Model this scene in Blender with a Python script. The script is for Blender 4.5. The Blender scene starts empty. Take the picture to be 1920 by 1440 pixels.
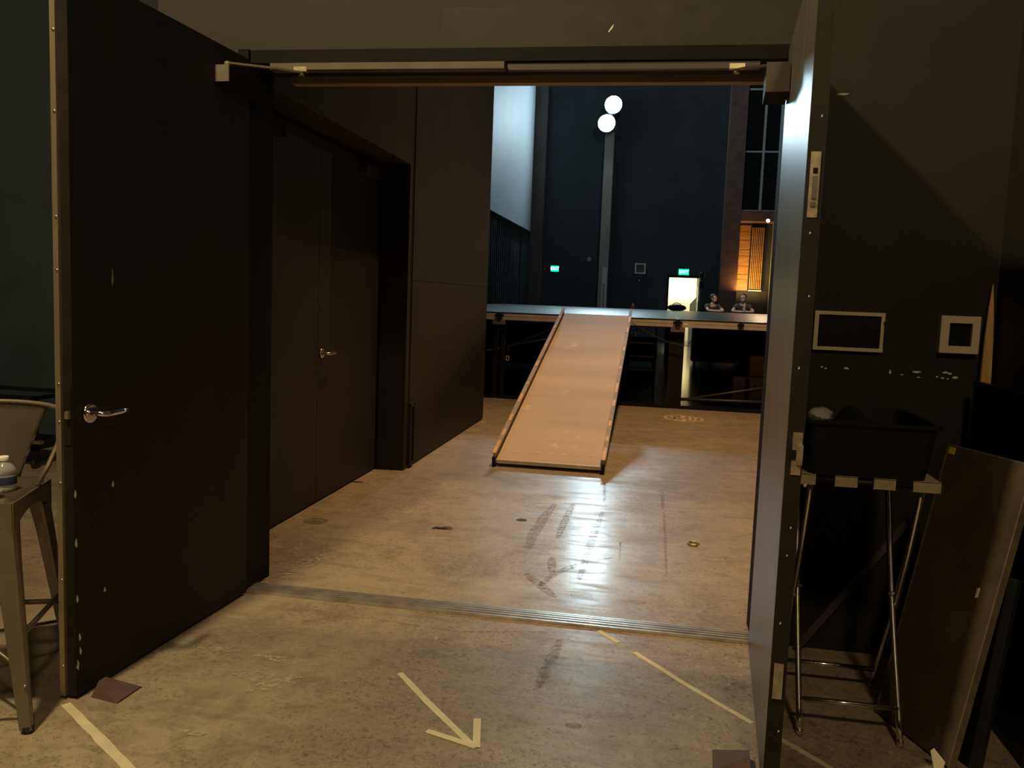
import bpy, bmesh, math, random
from mathutils import Vector, Matrix
random.seed(7)
SC = bpy.context.scene
COL = SC.collection
V = Vector

# ------------------------------------------------------------------ camera
H = 1.42                       # lens height
F = 1600.0                     # focal length in pixels of the 1920x1440 frame
CR = Matrix(((0.98436504, 0.17197975, 0.03805818),
             (0.05478012, -0.09355622, -0.99410582),
             (-0.16740549, 0.98064785, -0.10151454)))   # world -> right, down, forward
cam = bpy.data.cameras.new('camera')
cam.sensor_width = 36.0
cam.lens = F / 1920 * 36
cam.clip_end = 200
cam_o = bpy.data.objects.new('camera', cam)
COL.objects.link(cam_o)
r, d, f = CR[0], CR[1], CR[2]
cam_o.matrix_world = Matrix(((r[0], -d[0], -f[0], 0), (r[1], -d[1], -f[1], 0), (r[2], -d[2], -f[2], H), (0, 0, 0, 1)))
SC.camera = cam_o

def ray(u, v):
    return CR.transposed() @ V((u - 960, v - 720, F))
def onz(u, v, z=0.0):          # photo pixel -> point on a level surface
    q = ray(u, v); t = (z - H) / q.z
    return V((q.x * t, q.y * t, z))
def ony(u, v, y):              # photo pixel -> point on a wall facing us
    q = ray(u, v); t = y / q.y
    return V((q.x * t, y, H + q.z * t))
def onx(u, v, x):              # photo pixel -> point on a side wall
    q = ray(u, v); t = x / q.x
    return V((x, q.y * t, H + q.z * t))

# ------------------------------------------------------------------ view, world
vs = SC.view_settings
vs.view_transform = 'Standard'; vs.look = 'None'; vs.exposure = 0.0; vs.gamma = 1.0
vs.use_curve_mapping = False
w = bpy.data.worlds.new('world'); SC.world = w
w.use_nodes = True
w.node_tree.nodes['Background'].inputs[0].default_value = (0.55, 0.8, 1.0, 1)
w.node_tree.nodes['Background'].inputs[1].default_value = 0.0042

# ------------------------------------------------------------------ lights of the rooms and added fills
def lamp(name, kind, loc, power, color, radius=0.1, target=None, cone=None, blend=0.4):
    l = bpy.data.lights.new(name, kind)
    l.energy = power; l.color = color
    if kind in ('POINT', 'SPOT'): l.shadow_soft_size = radius
    if kind == 'AREA': l.size = radius
    if cone: l.spot_size = math.radians(cone); l.spot_blend = blend
    o = bpy.data.objects.new(name, l); o.location = loc
    if target is not None:
        o.rotation_euler = (V(target) - V(loc)).to_track_quat('-Z', 'Y').to_euler()
    COL.objects.link(o)
    return o
lamp('near_room_lamp', 'POINT', (-2.05, 1.0, 4.75), 610, (1.0, 0.76, 0.40), 0.10)
lamp('near_room_fill', 'POINT', (0.9, -1.6, 4.8), 270, (1.0, 0.76, 0.40), 0.25)  # added fill, lifts the shadowed wall beside the glossy door
lamp('passage_lamp', 'SPOT', (0.55, 6.9, 10.5), 3350, (1.0, 0.60, 0.28), 0.22, (0.9, 7.9, 0), 66, 0.9)
lamp('hall_fill', 'SPOT', (0.8, 18.5, 11.5), 520, (0.80, 0.92, 1.0), 0.3, (0.2, 31.5, 3.6), 95, 0.6)  # added fill with no fixture, brightens back wall, column and glazing bars
lamp('people_fill', 'SPOT', (1.9, 19.5, 8.5), 1500, (1.0, 0.78, 0.62), 0.15, (1.9, 25.3, 1.5), 20, 0.6)  # added warm fill with no fixture, brightens the two people
lamp('bright_room_lamp', 'AREA', (0.6, 33.2, 2.9), 190, (1.0, 0.88, 0.55), 1.2, (0.6, 33.2, 0))
lamp('alcove_uplight', 'AREA', (2.9, 30.9, 1.9), 60, (1.0, 0.55, 0.15), 0.5, (2.9, 31.5, 3.6))

# ------------------------------------------------------------------ materials
M = {}
def mat(name, col, rough=0.5, metal=0.0, var=0.15, scale=8.0, bump=0.0, coat=0.0, coat_rough=0.1, spec=0.5, stretch=(1, 1, 1), emit=None, estr=0.0):
    m = bpy.data.materials.new(name); m.use_nodes = True
    nt = m.node_tree; b = nt.nodes['Principled BSDF']
    tc = nt.nodes.new('ShaderNodeTexCoord'); mp = nt.nodes.new('ShaderNodeMapping')
    mp.inputs['Scale'].default_value = stretch
    nz = nt.nodes.new('ShaderNodeTexNoise'); nz.inputs['Scale'].default_value = scale; nz.inputs['Detail'].default_value = 6
    nt.links.new(tc.outputs['Object'], mp.inputs[0]); nt.links.new(mp.outputs[0], nz.inputs['Vector'])
    cr = nt.nodes.new('ShaderNodeValToRGB')
    cr.color_ramp.elements[0].position = 0.3; cr.color_ramp.elements[1].position = 0.72
    cr.color_ramp.elements[0].color = tuple(c * (1 - var) for c in col) + (1,)
    cr.color_ramp.elements[1].color = tuple(min(1, c * (1 + var)) for c in col) + (1,)
    nt.links.new(nz.outputs['Fac'], cr.inputs[0]); nt.links.new(cr.outputs[0], b.inputs['Base Color'])
    b.inputs['Roughness'].default_value = rough; b.inputs['Metallic'].default_value = metal
    b.inputs['Specular IOR Level'].default_value = spec
    if coat: b.inputs['Coat Weight'].default_value = coat; b.inputs['Coat Roughness'].default_value = coat_rough
    if bump:
        bp = nt.nodes.new('ShaderNodeBump'); bp.inputs['Strength'].default_value = bump; bp.inputs['Distance'].default_value = 0.01
        nt.links.new(nz.outputs['Fac'], bp.inputs['Height']); nt.links.new(bp.outputs[0], b.inputs['Normal'])
    if emit:
        b.inputs['Emission Color'].default_value = tuple(emit) + (1,); b.inputs['Emission Strength'].default_value = estr
    M[name] = m
    return m

mat('taupe_paint', (0.030, 0.028, 0.0235), 0.7, spec=0.2, var=0.06, scale=3, bump=0.05)
mat('black_paint', (0.0172, 0.0156, 0.0134), 0.65, spec=0.25, var=0.15, scale=4, bump=0.05)
mat('passage_paint', (0.021, 0.0205, 0.0195), 0.6, spec=0.3, var=0.15, scale=4, bump=0.05)
mat('navy_paint', (0.034, 0.050, 0.066), 0.6, var=0.2, scale=2)
mat('hall_paint', (0.034, 0.044, 0.052), 0.7, var=0.2, scale=1)
mat('door_paint', (0.012, 0.0115, 0.0105), 0.6, spec=0.25, var=0.2, scale=6, bump=0.04, stretch=(1, 1, 0.08))
mat('gloss_door_paint', (0.090, 0.087, 0.080), 0.40, var=0.25, scale=10, bump=0.06, stretch=(1, 1, 0.05), spec=1.0)
mat('door_edge_paint', (0.014, 0.0128, 0.0095), 0.6, spec=0.2, var=0.3, scale=9)
mat('astragal_metal', (0.42, 0.36, 0.24), 0.42, 0.75, var=0.15, scale=5, stretch=(4, 4, 0.3))
mat('steel', (0.55, 0.52, 0.46), 0.3, 1.0, var=0.12, scale=20)
mat('worn_brass', (0.42, 0.36, 0.24), 0.42, 0.7, var=0.3, scale=30)
mat('chrome', (0.72, 0.70, 0.66), 0.14, 1.0, var=0.05)
mat('aluminium', (0.70, 0.64, 0.54), 0.45, 0.25, var=0.12, scale=6)
mat('threshold_metal', (0.44, 0.40, 0.35), 0.33, 0.6, var=0.25, scale=12)
mat('frame_dark', (0.006, 0.006, 0.006), 0.7, spec=0.12)
mat('head_strip', (0.105, 0.09, 0.064), 0.55, 0.0, spec=0.2)
mat('closer_paint', (0.13, 0.105, 0.08), 0.5, 0.1)
mat('closer_dark', (0.040, 0.032, 0.025), 0.5, 0.1)
mat('deck_black', (0.030, 0.034, 0.040), 0.34, var=0.3, scale=2.5, bump=0.03, spec=0.6)
mat('black_floor', (0.012, 0.013, 0.013), 0.16, var=0.3, scale=1.5, bump=0.02)
mat('black_metal', (0.008, 0.008, 0.0085), 0.5, 0.0, spec=0.3)
mat('ramp_rail', (0.36, 0.28, 0.21), 0.6, var=0.25, scale=5)
mat('worn_wood', (0.72, 0.42, 0.15), 0.5, var=0.2)
mat('soffit', (0.26, 0.21, 0.18), 0.6)
mat('black_plastic', (0.007, 0.0075, 0.0078), 0.5, spec=0.2, var=0.2)
mat('black_cloth', (0.006, 0.006, 0.0065), 0.9, bump=0.3, scale=40)
mat('screen_paint', (0.22, 0.24, 0.25), 0.65, var=0.04, scale=1, spec=0.15)
mat('column_paint', (0.34, 0.31, 0.25), 0.6, var=0.1, scale=2)
mat('pilaster_paint', (0.10, 0.082, 0.066), 0.6, var=0.2, scale=2)
mat('column_pale', (0.62, 0.60, 0.48), 0.6)
mat('red_brown', (0.19, 0.10, 0.072), 0.55, var=0.25, scale=3)
mat('alcove_wood', (0.40, 0.22, 0.08), 0.45, var=0.35, scale=3, stretch=(0.6, 1, 7))
mat('window_glass', (0.02, 0.026, 0.028), 0.08, spec=0.5)
mat('mullion', (0.8, 0.8, 0.76), 0.5)
mat('white_paint', (0.80, 0.78, 0.70), 0.6, var=0.03)
mat('cream_paint', (0.78, 0.70, 0.50), 0.7, var=0.03)
mat('beige_plastic', (0.56, 0.48, 0.33), 0.5, var=0.05)
mat('black_glass', (0.006, 0.006, 0.006), 0.3)
mat('stool_metal', (0.19, 0.16, 0.11), 0.40, 0.4, var=0.15, scale=5)
mat('rubber_brown', (0.09, 0.048, 0.035), 0.7, var=0.2, scale=30)
mat('rubber_black', (0.012, 0.012, 0.012), 0.7)
mat('tape', (0.62, 0.54, 0.36), 0.65, var=0.12, scale=14)
mat('chalk', (0.58, 0.42, 0.26), 0.7, var=0.2, scale=20)
mat('white_tape', (0.7, 0.7, 0.68), 0.5)
mat('web_strap', (0.36, 0.30, 0.18), 0.75, bump=0.3, scale=60)
mat('brown_board', (0.060, 0.045, 0.030), 0.65, var=0.35, scale=6, bump=0.1)
mat('board_edge', (0.12, 0.095, 0.055), 0.6, var=0.3, scale=12)
mat('raw_wood', (0.52, 0.30, 0.12), 0.6, var=0.2, scale=10, stretch=(6, 6, 0.6))
mat('paper', (0.72, 0.62, 0.48), 0.7, var=0.05)
mat('yellow_label', (0.50, 0.40, 0.05), 0.6)
mat('chip', (0.62, 0.58, 0.48), 0.8)
mat('scratch_pale', (0.20, 0.20, 0.18), 0.8)
mat('cardboard', (0.20, 0.15, 0.10), 0.8, var=0.1)
mat('pale_steel', (0.22, 0.19, 0.17), 0.5, 0.2)
mat('orange_plastic', (0.85, 0.16, 0.05), 0.5)
mat('skin', (0.50, 0.33, 0.25), 0.55, var=0.06, scale=12)
mat('hair', (0.035, 0.025, 0.02), 0.6)
mat('shirt_dark', (0.030, 0.027, 0.025), 0.85)
mat('jeans', (0.03, 0.035, 0.05), 0.85)
mat('eye', (0.02, 0.015, 0.012), 0.3)
mat('green_leaf', (0.12, 0.16, 0.02), 0.6)
mat('cable', (0.06, 0.06, 0.055), 0.5, 0.5)
mat('debris', (0.06, 0.045, 0.03), 0.8)
mat('label_blue', (0.03, 0.04, 0.09), 0.5)
mat('exit_green', (0.0, 0.5, 0.12), 0.5, emit=(0.0, 1.0, 0.22), estr=3.2)
mat('exit_letter', (0.6, 1.0, 0.8), 0.5, emit=(0.55, 1.0, 0.75), estr=4.5)
mat('lamp_lens', (1, 1, 1), 0.4, emit=(0.62, 0.88, 1.0), estr=390.0)
mat('spot_lens', (1, 1, 1), 0.4, emit=(1.0, 0.85, 0.4), estr=10.0)
mat('slat_glow', (1, 0.8, 0.4), 0.4, emit=(1.0, 0.62, 0.2), estr=2.2)

def clear_plastic():
    m = mat('clear_plastic', (0.85, 0.86, 0.84), 0.12, var=0.02)
    b = m.node_tree.nodes['Principled BSDF']
    b.inputs['Transmission Weight'].default_value = 0.75; b.inputs['IOR'].default_value = 1.2
clear_plastic()

def ramp_wood():
    m = mat('ramp_wood', (0.545, 0.43, 0.325), 0.62, var=0.14, spec=0.3, scale=1.1, stretch=(0.35, 2.2, 1), bump=0.02)
    nt = m.node_tree; b = nt.nodes['Principled BSDF']
    tc = [n for n in nt.nodes if n.type == 'TEX_COORD'][0]
    n2 = nt.nodes.new('ShaderNodeTexNoise'); n2.inputs['Scale'].default_value = 9; n2.inputs['Detail'].default_value = 9; n2.inputs['Roughness'].default_value = 0.75
    nt.links.new(tc.outputs['Object'], n2.inputs['Vector'])
    n3 = nt.nodes.new('ShaderNodeTexNoise'); n3.inputs['Scale'].default_value = 2.2
    nt.links.new(tc.outputs['Object'], n3.inputs['Vector'])
    mu = nt.nodes.new('ShaderNodeMath'); mu.operation = 'MULTIPLY'
    nt.links.new(n2.outputs['Fac'], mu.inputs[0]); nt.links.new(n3.outputs['Fac'], mu.inputs[1])
    rp = nt.nodes.new('ShaderNodeMapRange'); rp.inputs['From Min'].default_value = 0.36; rp.inputs['From Max'].default_value = 0.44; rp.inputs['To Max'].default_value = 0.6
    nt.links.new(mu.outputs[0], rp.inputs[0])
    mx = nt.nodes.new('ShaderNodeMix'); mx.data_type = 'RGBA'
    src = b.inputs['Base Color'].links[0].from_socket
    nt.links.new(rp.outputs[0], mx.inputs['Factor']); nt.links.new(src, mx.inputs['A'])
    mx.inputs['B'].default_value = (0.78, 0.68, 0.56, 1)
    nt.links.new(mx.outputs['Result'], b.inputs['Base Color'])
ramp_wood()

def concrete():
    m = bpy.data.materials.new('concrete'); m.use_nodes = True; M['concrete'] = m
    nt = m.node_tree; b = nt.nodes['Principled BSDF']; L = nt.links.new
    tc = nt.nodes.new('ShaderNodeTexCoord')
    def noise(sc, det, rough=0.6, stretch=None, dist=0.0):
        n = nt.nodes.new('ShaderNodeTexNoise'); n.inputs['Scale'].default_value = sc
        n.inputs['Detail'].default_value = det; n.inputs['Roughness'].default_value = rough; n.inputs['Distortion'].default_value = dist
        if stretch:
            mp = nt.nodes.new('ShaderNodeMapping'); mp.inputs['Scale'].default_value = stretch
            L(tc.outputs['Object'], mp.inputs[0]); L(mp.outputs[0], n.inputs['Vector'])
        else: L(tc.outputs['Object'], n.inputs['Vector'])
        return n.outputs['Fac']
    def rng(s, a, c, lo=0, hi=1):
        n = nt.nodes.new('ShaderNodeMapRange'); n.inputs['From Min'].default_value = a; n.inputs['From Max'].default_value = c
        n.inputs['To Min'].default_value = lo; n.inputs['To Max'].default_value = hi; L(s, n.inputs[0]); return n.outputs[0]
    def mix(fac, a, c):
        n = nt.nodes.new('ShaderNodeMix'); n.data_type = 'RGBA'; L(fac, n.inputs['Factor'])
        if isinstance(a, tuple): n.inputs['A'].default_value = a + (1,)
        else: L(a, n.inputs['A'])
        n.inputs['B'].default_value = c + (1,); return n.outputs['Result']
    def mul(a, c):
        n = nt.nodes.new('ShaderNodeMath'); n.operation = 'MULTIPLY'; L(a, n.inputs[0]); L(c, n.inputs[1]); return n.outputs[0]
    big = noise(0.55, 5); mid = noise(2.4, 7, 0.65); fine = noise(38, 5, 0.7); patch = noise(1.1, 3)
    streak = noise(3.0, 6, 0.65, (0.5, 3.5, 1), 0.3)
    c = mix(rng(big, 0.35, 0.68), (0.41, 0.332, 0.23), (0.31, 0.245, 0.168))
    c = mix(rng(mid, 0.46, 0.72, 0, 0.6), c, (0.20, 0.15, 0.10))
    c = mix(rng(noise(8, 7, 0.7, None, 0.4), 0.48, 0.66, 0, 0.55), c, (0.17, 0.125, 0.085))
    c = mix(rng(streak, 0.54, 0.72, 0, 0.5), c, (0.18, 0.13, 0.088))
    worn = mul(rng(fine, 0.60, 0.66), rng(patch, 0.46, 0.62))
    c = mix(worn, c, (0.115, 0.085, 0.06))
    pale = mul(rng(noise(30, 4, 0.7, (1, 1.2, 1)), 0.63, 0.68), rng(noise(0.9, 3), 0.45, 0.65))
    c = mix(pale, c, (0.52, 0.46, 0.36))
    grit = mul(rng(noise(58, 4, 0.8), 0.54, 0.60), rng(noise(1.7, 4), 0.38, 0.58, 0.15, 0.75))
    c = mix(grit, c, (0.115, 0.082, 0.052))
    c = mix(rng(noise(22, 6, 0.75), 0.52, 0.68, 0, 0.32), c, (0.17, 0.12, 0.08))
    lg = rng(noise(52, 3, 0.7), 0.63, 0.67, 0, 0.3)
    c = mix(lg, c, (0.50, 0.43, 0.33))
    L(c, b.inputs['Base Color'])
    L(rng(mid, 0.35, 0.75, 0.42, 0.6), b.inputs['Roughness'])
    b.inputs['Specular IOR Level'].default_value = 0.22
    b.inputs['Coat Weight'].default_value = 0.30
    L(rng(streak, 0.4, 0.72, 0.13, 0.45), b.inputs['Coat Roughness'])
    b.inputs['Coat IOR'].default_value = 1.45
    bp = nt.nodes.new('ShaderNodeBump'); bp.inputs['Strength'].default_value = 0.10; bp.inputs['Distance'].default_value = 0.006
    L(mid, bp.inputs['Height']); L(bp.outputs[0], b.inputs['Normal'])
    bp2 = nt.nodes.new('ShaderNodeBump'); bp2.inputs['Strength'].default_value = 0.05; bp2.inputs['Distance'].default_value = 0.01
    L(noise(5.5, 3), bp2.inputs['Height']); L(bp2.outputs[0], b.inputs['Coat Normal'])
concrete()

def ragged(name, col, lo=0.42, hi=0.6, scale=30, rough=0.6, top=1.0):
    # a worn mark: colour broken up by noise, the gaps let the surface below through
    m = mat(name, col, rough, spec=0.2); nt = m.node_tree; b = nt.nodes['Principled BSDF']
    tc = [n for n in nt.nodes if n.type == 'TEX_COORD'][0]
    n = nt.nodes.new('ShaderNodeTexNoise'); n.inputs['Scale'].default_value = scale; n.inputs['Detail'].default_value = 6
    nt.links.new(tc.outputs['Object'], n.inputs['Vector'])
    rp = nt.nodes.new('ShaderNodeMapRange'); rp.inputs['From Min'].default_value = lo; rp.inputs['From Max'].default_value = hi; rp.inputs['To Max'].default_value = top
    nt.links.new(n.outputs['Fac'], rp.inputs[0]); nt.links.new(rp.outputs[0], b.inputs['Alpha'])
ragged('scuff_dark', (0.19, 0.14, 0.10), 0.36, 0.72, 40, top=0.6)
ragged('scuff_pale', (0.50, 0.43, 0.31), 0.46, 0.62, 40, top=0.7)
ragged('header_patch', (0.0275, 0.0262, 0.0222), 0.1, 0.2, 2)

# ------------------------------------------------------------------ mesh helpers (all in world coordinates)
ORG = {}
def quadbox(bm, p):
    vs = [bm.verts.new(q) for q in p]
    for i in ((3, 2, 1, 0), (4, 5, 6, 7), (0, 1, 5, 4), (1, 2, 6, 5), (2, 3, 7, 6), (3, 0, 4, 7)):
        bm.faces.new([vs[k] for k in i])
def bx(bm, x0, x1, y0, y1, z0, z1):
    quadbox(bm, [(x0, y0, z0), (x1, y0, z0), (x1, y1, z0), (x0, y1, z0), (x0, y0, z1), (x1, y0, z1), (x1, y1, z1), (x0, y1, z1)])
def ob(bm, c, ax, ay, az, h):   # oriented box: centre, axes, half sizes
    c = V(c); ax, ay, az = V(ax).normalized() * h[0], V(ay).normalized() * h[1], V(az).normalized() * h[2]
    quadbox(bm, [c - ax - ay - az, c + ax - ay - az, c + ax + ay - az, c - ax + ay - az, c - ax - ay + az, c + ax - ay + az, c + ax + ay + az, c - ax + ay + az])
def tube(bm, pts, rad, n=10, cap=True):
    pts = [V(p) for p in pts]
    rads = rad if isinstance(rad, (list, tuple)) else [rad] * len(pts)
    t0 = (pts[1] - pts[0]).normalized()
    u = t0.orthogonal().normalized(); rings = []
    for i, p in enumerate(pts):
        t = (pts[min(i + 1, len(pts) - 1)] - pts[max(i - 1, 0)]).normalized()
        u = (u - t * u.dot(t)).normalized(); v = t.cross(u)
        rings.append([bm.verts.new(p + (u * math.cos(a) + v * math.sin(a)) * rads[i]) for a in [2 * math.pi * k / n for k in range(n)]])
    for a, c in zip(rings, rings[1:]):
        for k in range(n):
            bm.faces.new((a[k], a[(k + 1) % n], c[(k + 1) % n], c[k])).smooth = True
    if cap:
        bm.faces.new(rings[0][::-1]); bm.faces.new(rings[-1])
def lathe(bm, c, prof, n=24, axis='z'):
    c = V(c); rings = []
    for rr, h in prof:
        ring = []
        for k in range(n):
            a = 2 * math.pi * k / n
            q = V((rr * math.cos(a), rr * math.sin(a), h))
            if axis == 'y': q = V((q.x, h, q.y))
            if axis == 'x': q = V((h, q.x, q.y))
            ring.append(bm.verts.new(c + q))
        rings.append(ring)
    for a, e in zip(rings, rings[1:]):
        for k in range(n):
            fc = bm.faces.new((a[k], a[(k + 1) % n], e[(k + 1) % n], e[k])); fc.smooth = True
    bm.faces.new(rings[0][::-1]); bm.faces.new(rings[-1])
def ell(bm, c, rad, sub=3, rot=None):
    mt = Matrix.Translation(V(c)) @ (rot.to_4x4() if rot else Matrix.Identity(4)) @ Matrix.Diagonal(V(rad).to_4d())
    g = bmesh.ops.create_icosphere(bm, subdivisions=sub, radius=1, matrix=mt)
    for v in g['verts']:
        for fc in v.link_faces: fc.smooth = True
    return g['verts']
def prism(bm, poly, ext):       # poly: list of points (planar), ext: extrusion vector
    a = [bm.verts.new(V(p)) for p in poly]; c = [bm.verts.new(V(p) + V(ext)) for p in poly]
    bm.faces.new(a[::-1]); bm.faces.new(c)
    for k in range(len(poly)):
        j = (k + 1) % len(poly); bm.faces.new((a[k], a[j], c[j], c[k]))
def ribbon(bm, pts, wd, th=0.0015, nrm=(0, 0, 1), closed=False, flat=False):
    pts = [V(p) for p in pts]; nrm = V(nrm); n = len(pts); L = []; Rr = []
    wds = wd if isinstance(wd, (list, tuple)) else [wd] * n
    for i, p in enumerate(pts):
        a = pts[(i - 1) % n] if (closed or i) else p; c = pts[(i + 1) % n] if (closed or i < n - 1) else p
        s = (c - a).normalized().cross(nrm).normalized() * wds[i] / 2
        L.append(p + s); Rr.append(p - s)
    lo = [bm.verts.new(q) for q in L]; ro = [bm.verts.new(q) for q in Rr]
    lt = [bm.verts.new(q + nrm * th) for q in L]; rt = [bm.verts.new(q + nrm * th) for q in Rr]
    rngs = range(n if closed else n - 1)
    if flat:
        for i in rngs:
            j = (i + 1) % n; bm.faces.new((lt[i], lt[j], rt[j], rt[i]))
        for q in lo + ro: bm.verts.remove(q)
        return
    for i in rngs:
        j = (i + 1) % n
        bm.faces.new((lt[i], lt[j], rt[j], rt[i])); bm.faces.new((lo[i], ro[i], ro[j], lo[j]))
        bm.faces.new((lo[i], lo[j], lt[j], lt[i])); bm.faces.new((ro[j], ro[i], rt[i], rt[j]))
    if not closed:
        bm.faces.new((lo[0], lt[0], rt[0], ro[0])); bm.faces.new((lo[-1], ro[-1], rt[-1], lt[-1]))
def grid(bm, fn, nu, nv, smooth=True, closed_u=False):
    g = [[bm.verts.new(fn(i / nu, j / nv)) for j in range(nv + 1)] for i in range(nu + (0 if closed_u else 1))]
    m = len(g)
    for i in range(nu):
        for j in range(nv):
            bm.faces.new((g[i][j], g[(i + 1) % m][j], g[(i + 1) % m][j + 1], g[i][j + 1])).smooth = smooth
def NB(): return bmesh.new()

def bevel(bm, wd=0.004, seg=2):
    es = [e for e in bm.edges if len(e.link_faces) == 2 and e.calc_face_angle(0) > 0.6]
    bmesh.ops.bevel(bm, geom=es, offset=wd, segments=seg, affect='EDGES', profile=0.5)
def obj(name, bm, m, parent=None, org=None):
    bmesh.ops.recalc_face_normals(bm, faces=bm.faces[:])
    if parent is not None: o0 = V(org) if org is not None else ORG[parent]
    else:
        if org is None:
            xs = [v.co for v in bm.verts]
            lo = V([min(c[i] for c in xs) for i in range(3)]); hi = V([max(c[i] for c in xs) for i in range(3)])
            org = V(((lo.x + hi.x) / 2, (lo.y + hi.y) / 2, lo.z))
        o0 = V(org)
    me = bpy.data.meshes.new(name)
    for v in bm.verts: v.co -= o0
    bm.to_mesh(me); bm.free()
    me.materials.append(M[m])
    o = bpy.data.objects.new(name, me); COL.objects.link(o)
    if parent is not None:
        o.parent = parent; o.location = o0 - ORG[parent]
    else: o.location = o0
    ORG[o] = o0
    return o
def thing(name, label, cat, loc, group=None):
    o = bpy.data.objects.new(name, None); o.empty_display_size = 0.1
    COL.objects.link(o); o.location = loc; ORG[o] = V(loc)
    return tag(o, label, cat, group)
def tag(o, label, cat, group=None):
    o['label'] = label; o['category'] = cat
    if group: o['group'] = group
    return o
def struct(name, bm, m, label=None, cat=None):
    o = obj(name, bm, m); o['kind'] = 'structure'
    if label: o['label'] = label
    if cat: o['category'] = cat
    return o
def sthing(name, label, cat, loc):
    o = thing(name, label, cat, loc); o['kind'] = 'structure'; return o
def copy_part(src, parent, off):
    c = src.copy(); COL.objects.link(c); c.parent = parent
    c.location = src.location + V(off); ORG[c] = ORG[src] + V(off); return c

# ================================================================== STRUCTURE
YW, YB = 3.63, 4.10            # front and back face of the doorway wall
HEAD = 2.434
XL, XR = -1.84, 0.455          # clear opening
YS = 11.72                     # where the concrete ends and the black hall floor begins

bm = NB(); bx(bm, -9, 7, -4, YS, -0.2, 0)
floor = struct('floor', bm, 'concrete', 'worn tan sealed concrete floor', 'floor')
bm = NB(); bx(bm, -9, 9, YS, 36, -0.2, 0)
struct('floor_hall', bm, 'black_floor', 'polished black floor running under the stage', 'floor')

bm = NB()
bx(bm, -2.29, XR + 0.05, YW, YB, HEAD + 0.02, 12)
wf = struct('wall_front', bm, 'taupe_paint', 'taupe painted wall above the double doorway', 'wall')
bm = NB(); bx(bm, -2.29, XL - 0.05, YW, 3.83, 0, HEAD + 0.02); struct('wall_front_left', bm, 'passage_paint', 'black wall end behind the open stool-side door', 'wall')
bm = NB(); bx(bm, XR + 0.05, 7, YW, YB, 0, 12)
wr = struct('wall_front_right', bm, 'black_paint', 'dark painted wall beside the open door with two beige frames', 'wall')
bm = NB(); bx(bm, 1.29, 1.6, -4, YW, 0, 6.0)
struct('wall_right', bm, 'black_paint', 'dark side wall behind the leaning boards', 'wall')
bm = NB(); bx(bm, -9, -2.29, 6.9, 7.2, 0, 6.0)
wnl = struct('wall_left', bm, 'navy_paint', 'dark blue black wall behind the metal stool', 'wall')
bm = NB(); bx(bm, -9, 1.6, -4, YW, 6.0, 6.2); bx(bm, -9, -2.29, YW, 7.2, 6.0, 6.2)
struct('ceiling', bm, 'black_paint', 'dark ceiling of the near room', 'ceiling')
# left passage wall: thick wall with a door recess
YR0, YR1, ZR = 3.96, 6.50, 2.41
bm = NB()
bx(bm, -2.29, -1.97, YB, 6.57, ZR, 12)
bx(bm, -2.29, -1.97, YR1, 9.585, 0, ZR); bx(bm, -2.29, -1.97, 6.57, 9.585, ZR, 12)
bx(bm, -2.29, -2.25, 3.83, YR1, 0, ZR)
wp = struct('wall_passage', bm, 'passage_paint', 'black painted passage wall with recessed double doors', 'wall')
for (y0, y1) in ((6.60, 7.60), (7.60, 8.60), (8.60, 9.58)):
    for (z0, z1) in ((0.02, 1.52), (1.52, 3.96)):
        bm = NB(); bx(bm, -1.97, -1.962, y0 + .002, y1 - .002, z0 + .002, z1 - .002)
        obj('wall_sheet', bm, 'passage_paint', wp)
# small louvred vent low on that wall
bm = NB()
for z0, z1, y0, y1 in ((0.02, 0.05, 6.61, 6.72), (0.50, 0.53, 6.61, 6.72), (0.02, 0.53, 6.60, 6.615), (0.02, 0.53, 6.705, 6.72)):
    bx(bm, -1.975, -1.945, y0, y1, z0, z1)
ventl = obj('floor_vent', bm, 'passage_paint', wp)
bm = NB(); bx(bm, -1.961, -1.957, 6.615, 6.705, 0.05, 0.50); obj('vent_opening', bm, 'black_glass', ventl)
for k in range(9):
    bm = NB(); z = 0.07 + k * 0.05
    ob(bm, (-1.953, 6.66, z), (1, 0, -0.6), (0, 1, 0), (0.6, 0, 1), (0.006, 0.044, 0.0015)); obj('louvre', bm, 'frame_dark', ventl)

# door frame with its head strips
fr = sthing('trim_1', 'black steel frame lining the double doorway', 'door frame', (-0.7, YW, 0))
bm = NB(); bx(bm, XL - 0.05, XL + 0.0, YW - 0.03, YW + 0.22, 0, HEAD + 0.02); obj('jamb', bm, 'frame_dark', fr)
bm = NB(); bx(bm, XR, XR + 0.05, YW - 0.03, YW + 0.22, 0, HEAD + 0.02); obj('jamb', bm, 'frame_dark', fr)
bm = NB(); bx(bm, XL, XR, YW - 0.012, YW + 0.22, HEAD - 0.035, HEAD + 0.02); obj('head', bm, 'frame_dark', fr)
bm = NB(); bx(bm, XL + 0.10, -0.70, YW - 0.028, YW + 0.03, HEAD - 0.068, HEAD - 0.040); bevel(bm, .004); obj('head_strip', bm, 'head_strip', fr)
bm = NB(); bx(bm, -0.69, XR - 0.12, YW + 0.0, YW + 0.03, HEAD - 0.068, HEAD - 0.040); bevel(bm, .004); obj('head_strip', bm, 'closer_dark', fr)
bm = NB(); bx(bm, XL, XR, YB - 0.06, YB, HEAD - 0.02, HEAD + 0.02); obj('rear_head', bm, 'soffit', fr)
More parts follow.
